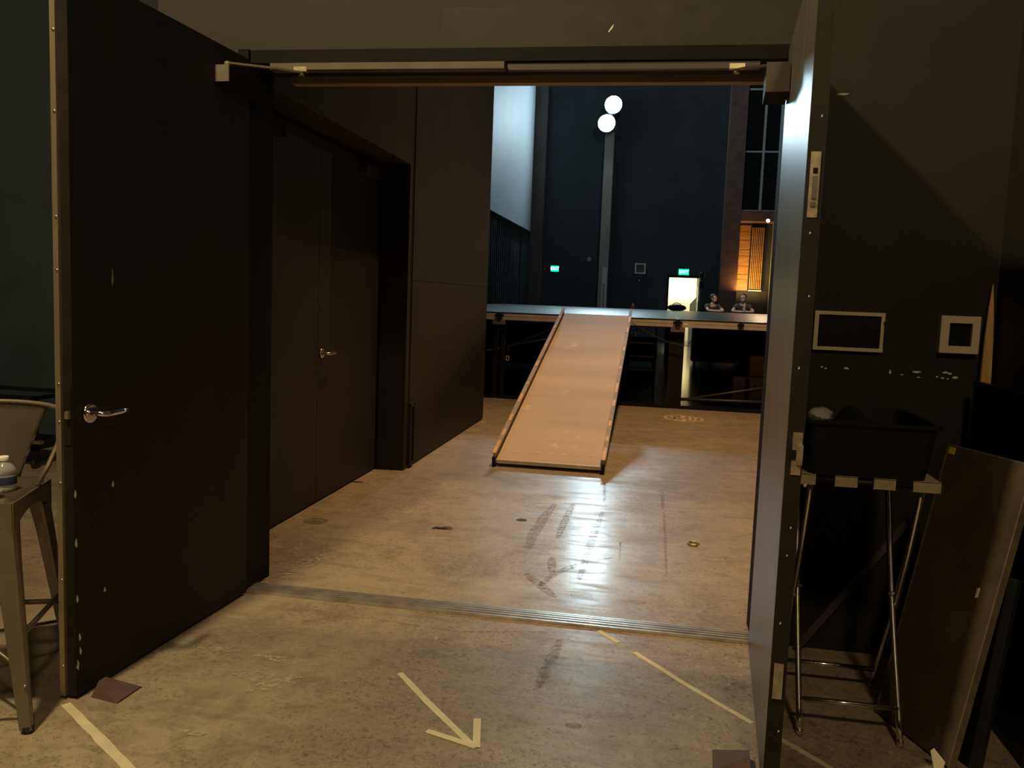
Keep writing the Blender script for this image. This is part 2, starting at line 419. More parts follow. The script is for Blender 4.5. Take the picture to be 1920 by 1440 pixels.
# grooved threshold
th = sthing('trim_2', 'grooved metal threshold across the concrete doorway', 'threshold', (-0.7, YW, 0))
bm = NB(); bx(bm, XL, XR, 3.598, 3.728, -0.01, 0.006); obj('plate', bm, 'threshold_metal', th)
for k in range(5):
    bm = NB(); y = 3.605 + k * 0.025
    bx(bm, XL, XR, y, y + 0.014, 0.006, 0.013 if 0 < k < 4 else 0.011); bevel(bm, .003, 1); obj('ridge', bm, 'threshold_metal', th)
# rail along the edge where the black floor starts
bm = NB(); bx(bm, -4.8, 5.1, YS - 0.05, YS + 0.05, 0, 0.035); bevel(bm, .006)
struct('trim_3', bm, 'black_metal', 'low black rail on the floor along the stage front', 'floor rail')

# ---- hall shell
YH = 31.5
D0, D1, DH = 0.225, 1.22, 2.34
bm = NB()
bx(bm, -9, D0, YH, YH + 0.3, 0, 13); bx(bm, D1, 2.3, YH, YH + 0.3, 0, 13); bx(bm, D0, D1, YH, YH + 0.3, DH, 13)
wb = struct('wall_back', bm, 'hall_paint', 'dark blue back wall of the hall with a lit doorway', 'wall')
bm = NB(); bx(bm, -5.2, -4.9, 9.585, 31.5, 0, 13)
whl = struct('wall_hall_left', bm, 'hall_paint', 'dark left wall of the hall below the pale panel', 'wall')
bm = NB(); bx(bm, -5.2, -2.29, 9.285, 9.585, 0, 13)
struct('wall_hall_near', bm, 'hall_paint', 'dark wall joining the passage to the hall', 'wall')
bm = NB(); bx(bm, 8.7, 9, 11, 36, 0, 13)
struct('wall_hall_right', bm, 'hall_paint', 'dark right wall of the hall', 'wall')
bm = NB(); bx(bm, -9, 9, 9.5, 36, 13, 13.2)
struct('ceiling_hall', bm, 'hall_paint', 'black ceiling over the stage hall', 'ceiling')
# lit room behind the far doorway
bm = NB(); bx(bm, -1.2, 2.2, 34.6, 34.8, 0, 3.2); bx(bm, -1.3, -1.2, YH + .3, 34.8, 0, 3.2); bx(bm, 2.2, 2.25, YH + .3, 34.8, 0, 3.2); bx(bm, -1.3, 2.25, YH + .3, 34.8, 3.2, 3.3)
struct('wall_bright_room', bm, 'cream_paint', 'cream walls of the bright room behind the far doorway', 'wall')
bm = NB()
bx(bm, D0 - .06, D0, YH - .03, YH + .3, 0, DH + .06); bx(bm, D1, D1 + .06, YH - .03, YH + .3, 0, DH + .06); bx(bm, D0 - .06, D1 + .06, YH - .03, YH + .3, DH, DH + .06)
struct('trim_4', bm, 'frame_dark', 'dark frame of the lit far doorway', 'door frame')

# ================================================================== DOORS
def leaf(name, label, hinge, outer, thick, side, m, edge_m, zt=2.425):
    # hinge/outer: face line on the floor; thickness grows to 'side' (+1 = to the right)
    h, o = V((hinge[0], hinge[1], 0)), V((outer[0], outer[1], 0))
    t = (o - h).normalized(); n = V((-t.y, t.x, 0))
    if n.x * side < 0: n = -n
    root = sthing(name, label, 'door', (h + o) / 2)
    bm = NB()
    quadbox(bm, [p + V((0, 0, z)) for z in (0.012, zt) for p in (h, o - t * .003, o - t * .003 + n * thick, h + n * thick)])
    obj('door_slab', bm, m, root)
    bm = NB()
    quadbox(bm, [p + V((0, 0, z)) for z in (0.012, zt) for p in (o - t * .003 + n * .0005, o + n * .0005, o + n * (thick - .0005), o - t * .003 + n * (thick - .0005))])
    eg = obj('door_edge', bm, edge_m, root)
    return root, h, o, t, n, eg

dl, h, o, t, n, eg = leaf('door_1', 'black door leaf standing open beside the metal stool', (-1.826, 3.585), (-1.884, 2.492), 0.036, -1, 'door_paint', 'door_edge_paint', 2.405)
# pale astragal strip along its free edge
bm = NB(); c0 = o + n * 0.036
quadbox(bm, [p + V((0, 0, z)) for z in (0.015, 2.425) for p in (c0 - t * .03, c0 + t * .012, c0 + t * .012 + n * .020, c0 - t * .03 + n * .020)])
bevel(bm, .003)
ast = obj('astragal', bm, 'astragal_metal', dl)
for z in (0.12, 0.42, 0.75, 0.955, 1.08, 1.45, 1.62, 1.95, 2.2):
    bm = NB(); p = c0 + t * .012 + n * 0.006 + V((0, 0, z)); lathe(bm, p, [(0.0045, 0.0005), (0.0045, -0.002), (0.002, -0.0035)], 10, 'y'); obj('screw', bm, 'steel', ast)
bm = NB(); ob(bm, o + n * .017 + t * .001 + V((0, 0, .978)), t, n, (0, 0, 1), (.002, .013, .10)); lt = obj('latch_plate', bm, 'door_edge_paint', dl)
bm = NB(); ob(bm, o + n * .014 + t * .006 + V((0, 0, .978)), t, n, (0, 0, 1), (.008, .007, .012)); bevel(bm, .002); obj('latch_bolt', bm, 'worn_brass', lt)
def lever(parent, base, nrm, along, m='chrome'):
    base, nrm, along = V(base), V(nrm).normalized(), V(along).normalized()
    bm = NB(); tube(bm, [base, base + nrm * .008, base + nrm * .012], [.034, .034, .028], 24); ro = obj('rosette', bm, m, parent)
    bm = NB()
    pts = [base + nrm * .012, base + nrm * .045, base + nrm * .056 + along * .012, base + nrm * .058 + along * .04, base + nrm * .057 + along * .085, base + nrm * .052 + along * .118, base + nrm * .046 + along * .126]
    tube(bm, pts, [.011, .0105, .011, .0115, .011, .010, .006], 12); obj('lever', bm, m, ro)
lever(dl, o - t * .075 + V((0, 0, .976)), -n, -t)
# closer: body on the leaf near the hinge, arm to the head
def closer(parent, c, t, n, arm_to, hs=(.13, .030, .032), cm='closer_paint'):
    bm = NB(); ob(bm, c, t, n, (0, 0, 1), hs); bevel(bm, .006); b = obj('closer_body', bm, 'frame_dark', parent)
    bm = NB(); ob(bm, V(c) + t * hs[0], t, n, (0, 0, 1), (.004, hs[1] + .001, hs[2] + .001)); obj('end_cap', bm, cm, b)
    p0 = V(c) + t * .09 + V((0, 0, .036)); a = V(arm_to)
    mid = (p0 + a) / 2 + n * .03
    bm = NB(); lathe(bm, p0 - V((0, 0, .004)), [(.014, 0), (.014, .02), (.01, .024)], 14)
    for q0, q1 in ((p0 + V((0, 0, .014)), mid), (mid, a - V((0, 0, .012)))):
        ob(bm, (q0 + q1) / 2, q1 - q0, (q1 - q0).cross(V((0, 0, 1))), (0, 0, 1), ((q1 - q0).length / 2, .010, .004))
    obj('closer_arm', bm, cm, parent)
    bm = NB(); bx(bm, a.x - .03, a.x + .03, a.y - .015, a.y + .015, a.z - .01, a.z + .01); bevel(bm, .003); lathe(bm, a - V((0, 0, .026)), [(.012, 0), (.012, .018)], 12)
    obj('closer_shoe', bm, 'worn_brass', parent)
closer(dl, V((-1.834, 3.45, 2.280)) - n * .031, t, -n, (-1.60, 3.615, 2.368))
# chips along the free edge and scratches on the face
for u, v, s in ((148, 928, 6), (150, 1020, 7), (152, 1124, 6), (156, 1196, 6), (157, 1222, 6), (151, 1250, 8), (214, 908, 5), (212, 520, 14), (200, 1106, 4)):
    p = onx(u, v, -1.868)
    bm = NB(); k = 2.6 / 1600; q = o + (-t) * max(0.004, (p - o).dot(-t)) + V((0, 0, p.z)) - n * .0002
    pts = [q + (-t) * random.uniform(-.3, .6) * s * k * .6 + V((0, 0, (i - 1.5) * s * k * .9)) for i in range(4)]
    pts = [q + (-t) * (max(0, (x - q).dot(-t)) + .001) + V((0, 0, x.z - q.z)) for x in pts]
    ribbon(bm, pts, [.002, .011, .007, .002], .0006, -n); obj('paint_chip', bm, 'scratch_pale' if s > 12 else 'chip', dl)

dr, h, o, t, n, eg = leaf('door_2', 'dark glossy door leaf standing open beside the tray stand', (0.437, 3.585), (0.365, 2.455), 0.046, 1, 'gloss_door_paint', 'door_edge_paint')
def edgeplate(z0, z1, m, w0=.010, w1=.036, name='edge_plate'):
    bm = NB(); c = o + n * ((w0 + w1) / 2) + t * .001 + V((0, 0, (z0 + z1) / 2))
    ob(bm, c, t, n, (0, 0, 1), (.0018, (w1 - w0) / 2, (z1 - z0) / 2)); bevel(bm, .001, 1); return obj(name, bm, m, dr)
fb = edgeplate(1.665, 1.84, 'worn_brass', name='flush_bolt')
bm = NB(); ob(bm, o + n * .024 + t * .003 + V((0, 0, 1.745)), t, n, (0, 0, 1), (.003, .006, .030)); bevel(bm, .002); obj('bolt_lever', bm, 'steel', fb)
bm = NB(); ob(bm, o + n * .024 + t * .0025 + V((0, 0, 1.79)), t, n, (0, 0, 1), (.002, .006, .007)); obj('bolt_slot', bm, 'black_glass', fb)
bm = NB(); ob(bm, o + n * .024 + t * .003 + V((0, 0, 1.70)), t, n, (0, 0, 1), (.003, .007, .006)); bevel(bm, .002); obj('bolt_knob', bm, 'steel', fb)
sp = edgeplate(0.955, 1.075, 'worn_brass', .016, .042, 'strike_plate')
bm = NB(); ob(bm, o + n * .019 + t * .003 + V((0, 0, 1.012)), t, n, (0, 0, 1), (.002, .008, .014)); obj('strike_hole', bm, 'black_glass', sp)
bm = NB(); ob(bm, o + n * .037 + t * .004 + V((0, 0, 1.012)), t, n, (0, 0, 1), (.004, .008, .028)); bevel(bm, .002); obj('strike_lip', bm, 'worn_brass', sp)
edgeplate(0.30, 0.405, 'worn_brass', .010, .036, 'flush_bolt')
closer(dr, V((0.425, 3.46, 2.262)) - n * .042, t, -n, (0.245, 3.615, 2.368), (.11, .042, .052), 'closer_dark')
for u, v, s in ((1575, 177, 8), (1537, 232, 5)): pass
for z, s in ((1.93, 5), (1.62, 5), (1.25, 6), (0.80, 5), (0.72, 4), (0.52, 6), (0.2, 5), (1.45, 4)):
    bm = NB(); q = o + n * random.uniform(.006, .040) + t * .0004 + V((0, 0, z)); k = 2.4 / 1600 * s
    ribbon(bm, [q, q + n * k * .3 + V((0, 0, k * .5)), q + n * k * .1 + V((0, 0, k))], [.001, .004, .001], .0006, t); obj('paint_chip', bm, 'chip', dr)
del h

# recessed double doors in the passage wall
YM = 5.285
for name, y0, y1, lab in (('door_3', 3.99, YM - .003, 'black passage door leaf without a handle next to the doorway'), ('door_4', YM + .003, 6.48, 'black passage door leaf with a dark lever handle')):
    dd = sthing(name, lab, 'door', (-2.2, (y0 + y1) / 2, 0))
    bm = NB(); bx(bm, -2.245, -2.20, y0, y1, 0.012, ZR - .03); obj('door_slab', bm, 'passage_paint', dd)
    if name == 'door_4':
        lever(dd, (-2.20, YM + .06, 1.0), (1, 0, 0), (0, 1, 0), 'steel')
        bm = NB(); bx(bm, -2.20, -2.14, 5.98, 6.30, 2.27, 2.34); bevel(bm, .006); obj('closer_body', bm, 'closer_dark', dd)
        bm = NB(); tube(bm, [(-2.16, 6.1, 2.35), (-2.04, 6.3, 2.385), (-1.99, 6.12, 2.395)], .008, 8); obj('closer_arm', bm, 'frame_dark', dd)
    else:
        bm = NB(); bx(bm, -2.20, -2.14, 4.32, 4.64, 2.27, 2.34); bevel(bm, .006); obj('closer_body', bm, 'frame_dark', dd)
bm = NB(); bx(bm, -2.25, -2.19, YR0, YR1, ZR - .03, ZR); bx(bm, -2.25, -2.19, YR0 - .02, YR0 + .02, 0, ZR); bx(bm, -2.25, -2.19, YR1 - .02, YR1, 0, ZR)
struct('trim_5', bm, 'frame_dark', 'black frame around the recessed passage doors', 'door frame')

# chips and marks on the walls
for u, v, w_, h_ in ((1511, 690, 5, 6), (1541, 688, 4, 3), (1548, 691, 3, 4), (1587, 691, 8, 4), (1669, 697, 3, 9), (1691, 702, 5, 2), (1719, 697, 14, 4), (1722, 708, 6, 2), (1773, 699, 10, 4), (1781, 701, 6, 4), (1767, 709, 6, 3), (1777, 711, 4, 2), (1791, 708, 9, 5), (1757, 706, 4, 3), (1580, 177, 20, 4)):
    p = ony(u, v, YW - .0006); k = YW / 1600; bm = NB()
    ribbon(bm, [p + V((-w_ * k / 2, 0, 0)), p + V((0, 0, random.uniform(-1, 1) * k)), p + V((w_ * k / 2, 0, random.uniform(-1, 1) * k))], [h_ * k * .5, h_ * k, h_ * k * .4], .0006, (0, -1, 0))
    obj('paint_chip', bm, 'scratch_pale' if w_ == 20 else 'chip', wr)
bm = NB()
p = ony(1141, 60, YW - .001); ribbon(bm, [p, p + V((.012, 0, .016)), p + V((.02, 0, .03))], [.004, .007, .001], .0006, (0, -1, 0)); obj('paint_chip', bm, 'chip', wf)
a, c = ony(828, 104, YW - .0006), ony(828, 14, YW - .0006)
bm = NB(); bx(bm, a.x, XR + .04, YW - .0012, YW, HEAD + .021, c.z); obj('header_patch', bm, 'header_patch', wf)  # slightly darker rectangle over the right part of the header

# ================================================================== STAGE
ZT = 1.205
Y0S = 11.70
stage = thing('stage', 'black portable stage platform with pale metal edge rail', 'stage', (0, Y0S, 0))
xs = [-4.65, -2.21, 0.23, 2.67, 5.11]
rows = 11
ROW = 1.22
YE = Y0S + rows * ROW
bm = NB(); bx(bm, xs[0] + .003, xs[1] - .003, Y0S + .003, Y0S + ROW - .003, ZT - .02, ZT); bevel(bm, .002, 1)
deck0 = obj('deck_panel', bm, 'deck_black', stage)
for i in range(4):
    for j in range(rows):
        if i or j: copy_part(deck0, stage, (xs[i] - xs[0], ROW * j, 0))
for i in range(4):
    bm = NB()
    bx(bm, xs[i] + .006, xs[i + 1] - .006, Y0S, Y0S + .04, ZT - .055, ZT - .021); bx(bm, xs[i] + .006, xs[i + 1] - .006, Y0S - .012, Y0S + .04, ZT - .105, ZT - .06)
    bevel(bm, .004); er = obj('edge_rail', bm, 'aluminium', stage)
    bm = NB(); bx(bm, xs[i] + .006, xs[i + 1] - .006, YE - .04, YE, ZT - .11, ZT - .021); obj('edge_rail', bm, 'aluminium', stage)
for x in xs:
    bm = NB(); bx(bm, x - .005, x + .005, Y0S, YE, ZT - .10, ZT - .022); obj('joist', bm, 'black_metal', stage)
# legs and clamps
for x in xs[:-1]:
    for k, y in enumerate((Y0S + .09, Y0S + 4.9, Y0S + 9.8, YE - .1)):
        for dx in (-.055, .055):
            bm = NB(); bx(bm, x + dx - .03, x + dx + .03, y - .03, y + .03, 0.012, ZT - .1); lg = obj('leg', bm, 'black_metal' if k < 1 else 'pale_steel', stage)
            bm = NB(); bx(bm, x + dx - .05, x + dx + .05, y - .05, y + .05, 0, .012); obj('foot_plate', bm, 'black_metal', lg)
bm = NB(); bx(bm, .23 - .10, .23 + .10, Y0S + .05, Y0S + .13, .014, ZT - .11); bevel(bm, .02); obj('leg_cover', bm, 'black_cloth', stage)
for x, sc in ((-2.21, 1), (0.23, 1), (1.05, .7)):
    bm = NB()
    bx(bm, x - .06 * sc, x + .06 * sc, Y0S - .035, Y0S + .02, ZT - .062, ZT - .028); bx(bm, x - .03 * sc, x + .03 * sc, Y0S - .04, Y0S + .02, ZT - .10, ZT - .02)
    bevel(bm, .004); cl = obj('clamp', bm, 'black_metal', stage)
    if sc == 1:
        bm = NB(); bx(bm, x - .09, x + .09, Y0S - .02, Y0S + .06, ZT - .17, ZT - .105); bevel(bm, .006); obj('leg_socket', bm, 'pale_steel', stage)
# diagonal braces low on the right, sway rods
for a, c, rr in (((0.30, Y0S + .12, .10), (1.75, Y0S + .14, .40), .016), ((0.30, Y0S + .10, .12), (1.75, Y0S + .12, .14), .022), ((-2.15, Y0S + .1, .72), (-1.2, Y0S + .12, .93), .010), ((-2.15, Y0S + .09, .70), (-2.6, Y0S + .11, .62), .010)):
    bm = NB(); tube(bm, [a, c], rr, 10); obj('brace', bm, 'cable', stage)
def chain(pts, name='safety_chain'):
    bm = NB(); q = [V(p) for p in pts]; tot = []
    for a, c in zip(q, q[1:]):
        nn = max(1, int((c - a).length / .032))
        for k in range(nn): tot.append((a.lerp(c, k / nn), (c - a).normalized()))
    for k, (p, dd) in enumerate(tot):
        s = dd.orthogonal().normalized() if k % 2 else dd.cross(dd.orthogonal()).normalized()
        ribbon_pts = [p + dd * .02 * math.cos(a) + s * .009 * math.sin(a) for a in [2 * math.pi * i / 8 for i in range(9)]]
        tube(bm, ribbon_pts, .0032, 5, False)
    return obj(name, bm, 'cable', stage)
chain([(-1.33, Y0S - .03, 1.10), (-1.62, Y0S - .03, .93), (-1.90, Y0S - .03, .80), (-2.06, Y0S - .03, .74), (-2.07, Y0S - .03, .62)])
chain([(-0.36, Y0S - .03, 1.12), (-0.10, Y0S - .03, .98), (0.10, Y0S - .03, .90), (0.30, Y0S - .03, .86), (0.42, Y0S - .03, .85)])
bm = NB(); tube(bm, [V((-2.07, Y0S - .03, .60)) + V((.022 * math.sin(a), 0, .032 * math.cos(a) - .03)) for a in [i * .6 for i in range(11)]], .006, 6); obj('hook', bm, 'aluminium', stage)
# white tape on the seam
bm = NB(); ribbon(bm, [(0.23, Y0S + .02, ZT), (0.225, Y0S + 5, ZT), (0.23, Y0S + 12.5, ZT)], .035, .0015); obj('seam_tape', bm, 'white_tape', stage)

# ================================================================== RAMP
RX0, RX1 = -1.325, -0.385
RB, RT = V((0, 6.95, 0.058)), V((0, 11.66, 1.225))
rd = (RT - RB).normalized(); rn = V((0, -rd.z, rd.y))
ramp = thing('loading_ramp', 'brown wooden ramp with raised side rails leading up to the stage', 'ramp', (-0.86, 6.95, 0))
Lr = (RT - RB).length
bm = NB(); c = (RB + RT) / 2 + V(((RX0 + RX1) / 2, 0, 0)) - rn * .012
ob(bm, c, (1, 0, 0), rd, rn, ((RX1 - RX0) / 2 - .03, Lr / 2, .012)); obj('deck', bm, 'ramp_wood', ramp)
for sx, x in ((-1, RX0 + .015), (1, RX1 - .015)):
    bm = NB(); cc = (RB + RT) / 2 + V((x, 0, 0)) - rd * .01
    ob(bm, cc + rn * .005, (1, 0, 0), rd, rn, (.006, Lr / 2 + .015, .065))
    ob(bm, cc + rn * .068, (1, 0, 0), rd, rn, (.020, Lr / 2 + .015, .005))
    ob(bm, cc - rn * .055 + V((sx * -.012, 0, 0)), (1, 0, 0), rd, rn, (.020, Lr / 2 + .015, .005))
    bevel(bm, .003, 1); sr = obj('side_rail', bm, 'ramp_rail', ramp)
    for s in (.1, .42, .78, 1.3, 1.75, 2.4, 3.1, 3.9, 4.4):
        bm = NB(); ob(bm, RB + V((x, 0, 0)) + rd * s + rn * .0735, (1, 0, 0), rd, rn, (.012, random.uniform(.03, .16), .0008)); obj('worn_patch', bm, 'worn_wood', sr)
    bm = NB(); ob(bm, RB + V((x, -.03, -.02)), (1, 0, 0), rd, rn, (.014, .012, .045)); bevel(bm, .003); obj('rail_end', bm, 'black_metal', ramp)
    bm = NB(); bx(bm, x - .012, x + .012, 6.94, 6.99, 0.0, 0.035); bevel(bm, .003); obj('foot', bm, 'black_metal', ramp)
bm = NB(); ob(bm, RB + V(((RX0 + RX1) / 2, 0, 0)) - rn * .012 - rd * .006, (1, 0, 0), rd, rn, ((RX1 - RX0) / 2 - .03, .007, .016)); bevel(bm, .003); obj('nosing', bm, 'aluminium', ramp)
for k in range(7):
    bm = NB(); x = RX0 + .16 + k * .105 + random.uniform(-.02, .02)
    ob(bm, RB + V((x, 0, 0)) + rd * .19 + rn * .0006, (1, 0, 0), rd, rn, (.022, .010, .0008)); obj('worn_fastener', bm, 'chip', ramp)

# ================================================================== FLOOR MARKS
def poly(bm, px, wd, z=0.0, th=.0012): ribbon(bm, [onz(u, v) + V((0, 0, z)) for u, v in px], wd, th)
def tapeobj(name, strips, label, wd=.028, m='tape', cat='tape'):
    bm = NB()
    for s in strips:
        pts = [onz(*p) for p in s]; out = []
        for a, c in zip(pts, pts[1:]):
            nn = max(2, int((c - a).length / .05))
            for k in range(nn): out.append(a.lerp(c, k / nn))
        out.append(pts[-1])
        ribbon(bm, [p + V((random.uniform(-1, 1) * .0015, random.uniform(-1, 1) * .0015, 0)) for p in out], [wd * random.uniform(.88, 1.1) for _ in out], .0012)
    return tag(obj(name, bm, m), label, cat)
tapeobj('floor_tape', [[(124, 1320), (240, 1440), (300, 1505)]], 'pale tape strip on the floor running out from the open stool-side door', .034)
tapeobj('floor_tape', [[(1190, 1223), (1300, 1292), (1410, 1356)]], 'long pale tape strip running from the threshold to the glossy door', .022)
tapeobj('floor_tape', [[(1122, 1183), (1159, 1205)]], 'short pale tape piece right at the metal threshold', .026)
tapeobj('floor_tape', [[(1460, 1384), (1560, 1442), (1640, 1490)]], 'pale tape strip on the floor between the door edge and the tray stand', .022)
arrow = thing('floor_arrow', 'pale tape arrow stuck on the concrete floor', 'arrow', onz(820, 1330))
for nm, s, wd in (('shaft', [(750, 1262), (800, 1315), (888, 1400)], .024), ('barb', [(800, 1371), (850, 1387), (893, 1402)], .024), ('barb', [(895, 1349), (893, 1403)], .026)):
    bm = NB(); pts = [onz(*p) for p in s]; out = []
    for a, c in zip(pts, pts[1:]): out += [a.lerp(c, k / 5) for k in range(5)]
    out.append(pts[-1]); zz = len(arrow.children) * .0014
    ribbon(bm, [p + V((0, 0, zz)) for p in out], [wd * random.uniform(.9, 1.08) for _ in out], .0012); obj(nm, bm, 'tape', arrow)
# chalky oval emblem near the stage (traced on the floor)
def E_(x, y): return (1230 + x / 17.45, 760 + y / 17.45)
emb = thing('floor_emblem', 'pale oval emblem with letter shapes marked on the floor before the stage', 'emblem', onz(1282, 785))
ovalpx = [E_(*p) for p in ((290, 390), (340, 350), (500, 330), (760, 322), (950, 345), (1150, 375), (1350, 400), (1480, 430), (1525, 480), (1460, 515), (1300, 530), (1130, 540), (900, 530), (640, 500), (480, 465), (350, 430))]
bm = NB(); ribbon(bm, [onz(*p) for p in ovalpx], .030, .0010, closed=True); obj('oval_outline', bm, 'chalk', emb)
for s, wd in (([(870, 345), (905, 525)], .055), ([(640, 430), (780, 425), (905, 440), (1100, 455)], .03), ([(1110, 380), (1120, 440), (1135, 520)], .03), ([(1150, 385), (1270, 410), (1310, 455), (1250, 500), (1135, 520)], .03), ([(500, 350), (560, 400), (640, 445), (720, 480), (860, 490)], .03), ([(600, 400), (620, 450), (640, 500)], .025)):
    bm = NB(); ribbon(bm, [onz(*E_(*p)) for p in s], wd, .0014); obj('letter_stroke', bm, 'chalk', emb)
# scuffs and worn paint: marks of the floor itself
for px, wd, m in (
    ([(1040, 945), (1020, 970), (998, 1005), (990, 1030)], .07, 'scuff_dark'), ([(1075, 945), (1060, 975), (1045, 1010)], .05, 'scuff_dark'),
    ([(1130, 960), (1110, 1010), (1085, 1090)], .05, 'scuff_dark'), ([(1150, 1045), (1080, 1060), (1040, 1075), (1010, 1100)], .05, 'scuff_dark'),
    ([(985, 1075), (1010, 1095), (1040, 1120)], .06, 'scuff_dark'), ([(1035, 1045), (1035, 1075)], .05, 'scuff_dark'),
    ([(1050, 1200), (1030, 1245), (1005, 1295)], .05, 'scuff_dark'), ([(1180, 1012), (1163, 1018), (1162, 1050)], .012, 'scuff_dark'),
    ([(1242, 923), (1243, 955)], .025, 'scuff_dark'), ([(1134, 905), (1133, 940)], .025, 'scuff_dark'), ([(1245, 960), (1250, 1080)], .02, 'scuff_dark'),
    ([(1036, 943), (1110, 946), (1165, 956)], .014, 'scuff_dark'), ([(700, 1160), (760, 1170), (860, 1185), (1020, 1185)], .012, 'scuff_dark'),
    ([(1060, 1360), (1090, 1362)], .04, 'scuff_dark'), ([(1370, 1282), (1405, 1290)], .05, 'scuff_dark'),
    ([(1258, 1137), (1261, 1170)], .03, 'scuff_pale'),
    ([(480, 1228), (540, 1240), (600, 1248)], .05, 'scuff_pale'), ([(440, 1260), (490, 1268), (560, 1278)], .09, 'scuff_pale'), ([(460, 1295), (520, 1285), (570, 1272)], .07, 'scuff_pale'), ([(495, 1255), (480, 1285), (470, 1300)], .05, 'scuff_pale'),
    ([(370, 1215), (450, 1222)], .04, 'scuff_pale'), ([(500, 1090), (560, 1065), (600, 1040)], .12, 'scuff_pale'), ([(340, 1372), (390, 1380)], .03, 'scuff_pale')):
    bm = NB(); pts = [onz(*p) for p in px]; out = []
    for a, c in zip(pts, pts[1:]): out += [a.lerp(c, k / 4) for k in range(4)]
    out.append(pts[-1])
    ribbon(bm, out, [wd * (.35 + .65 * math.sin(math.pi * (.08 + .84 * k / (len(out) - 1)))) for k in range(len(out))], .0004 + .00012 * len(floor.children), flat=True); obj('floor_mark', bm, m, floor)
# round plugs in the concrete
for u, v, rr, m in ((683, 1402, .062, 'ring'), (592, 977, .075, 'disc'), (978, 975, .035, 'disc'), (1335, 1045, .075, 'ring'), (1090, 1115, .05, 'ring')):
    p = onz(u, v); bm = NB()
    if m == 'ring': ribbon(bm, [p + V((math.cos(a) * rr, math.sin(a) * rr, 0)) for a in [2 * math.pi * k / 32 for k in range(32)]], .005, .0008, closed=True, flat=True)
    else: lathe(bm, p, [(rr, 0), (rr, .0008)], 32)
    obj('floor_plug', bm, 'scuff_dark' if m == 'ring' or rr > .05 else 'debris', floor)
# loose scraps
def scrap(u, v, s, label, m='debris'):
    p = onz(u, v); bm = NB()
    for k in range(3):
        c = p + V((random.uniform(-1, 1) * s, random.uniform(-.5, .5) * s, 0))
        ax = V((1, random.uniform(-.5, .5), 0)).normalized()
        L = s * random.uniform(.8, 1.3)
        pts = [c + ax * L * (q - .5) * 2 + V((0, random.uniform(-.2, .2) * s, .0005 + .35 * s * math.sin(q * math.pi) * random.uniform(.2, 1))) for q in (0, .25, .5, .75, 1)]
        ribbon(bm, pts, [s * .2, s * .5, s * .6, s * .5, s * .15], .0015)
    zmin = min(vv.co.z for vv in bm.verts)
    for vv in bm.verts: vv.co.z -= zmin
    tag(obj('floor_scrap', bm, m), label, 'scrap')
scrap(833, 992, .045, 'crumpled dark scrap lying alone in the middle of the passage floor')
scrap(664, 903, .035, 'small dark scrap against the foot of the passage door')
p = onz(1300, 1021); bm = NB()
tube(bm, [p + V((math.cos(a) * .032, math.sin(a) * .04, .006)) for a in [2 * math.pi * k / 16 for k in range(15)]], .006, 8)
tag(obj('rubber_ring', bm, 'worn_brass'), 'small tan ring lying on the passage floor near the glossy door', 'ring')

# rubber door wedges
def wedge(base, back, wd, ln, ht, label):
    # base: toe side centre; back: direction from thin toe towards the thick heel
    b = V(base); t = V(back).normalized(); s = V((-t.y, t.x, 0))
    bm = NB()
    q = [b - s * wd * .55, b + s * wd * .55, b + t * ln + s * wd * .42, b + t * ln - s * wd * .42]
    tp = [b - s * wd * .5 + V((0, 0, .006)), b + s * wd * .5 + V((0, 0, .006)), b + t * ln * .95 + s * wd * .14 + V((0, 0, ht)), b + t * ln * .95 - s * wd * .14 + V((0, 0, ht))]
    quadbox(bm, q + tp); bevel(bm, .004)
    tag(obj('door_wedge', bm, 'rubber_brown'), label, 'door wedge')
wedge((-1.735, 2.565, 0), (-1, .05, 0), .12, .115, .045, 'brown rubber wedge against the foot of the stool-side door')
wedge((0.235, 2.615, 0), (1, -.05, 0), .12, .115, .045, 'brown rubber wedge against the foot of the glossy door')

# ================================================================== LEFT FOREGROUND: stool, bottle, cart
sa, sb = V((.931, .363, 0)), V((-.363, .931, 0))       # right and back directions of the stool
sc_ = V((-2.185, 2.398, 0))
stool = thing('bar_stool', 'brushed metal bar stool with low curved back beside the open door', 'stool', sc_)
def S(x, y, z): return sc_ + sa * x + sb * y + V((0, 0, z))
ZS = .735
bm = NB()
def seatf(u, v):
    x, y = (u - .5) * .37, (v - .5) * .37
    k = 1 - .10 * (abs(u - .5) * 2) ** 4 * (abs(v - .5) * 2) ** 4
    return S(x * k, y * k, ZS - .010 * math.exp(-((x) ** 2 + (y) ** 2) / .02) - .02 * max(0, (max(abs(u - .5), abs(v - .5)) * 2 - .93) / .07))
grid(bm, seatf, 28, 28); bmesh.ops.solidify(bm, geom=bm.faces[:], thickness=.003); obj('seat', bm, 'stool_metal', stool)
bm = NB()
for i in range(4):
    a = [(-.18, -.18), (.18, -.18), (.18, .18), (-.18, .18)]
    p, q = a[i], a[(i + 1) % 4]; n_ = 10
    for k in range(n_):
        f0, f1 = k / n_, (k + 1) / n_
        d0, d1 = .045 + .05 * abs(f0 - .5) ** 2 * 4, .045 + .05 * abs(f1 - .5) ** 2 * 4
        A = S(p[0] + (q[0] - p[0]) * f0, p[1] + (q[1] - p[1]) * f0, ZS - .012); B = S(p[0] + (q[0] - p[0]) * f1, p[1] + (q[1] - p[1]) * f1, ZS - .012)
        o_ = (sa * ((0, 1, 0, -1)[i]) + sb * ((-1, 0, 1, 0)[i])) * .004
        quadbox(bm, [A, B, B + o_, A + o_] if False else [A - V((0, 0, d0)), B - V((0, 0, d1)), B - V((0, 0, d1)) + o_, A - V((0, 0, d0)) + o_, A, B, B + o_, A + o_])
obj('apron', bm, 'stool_metal', stool)
FT = .235
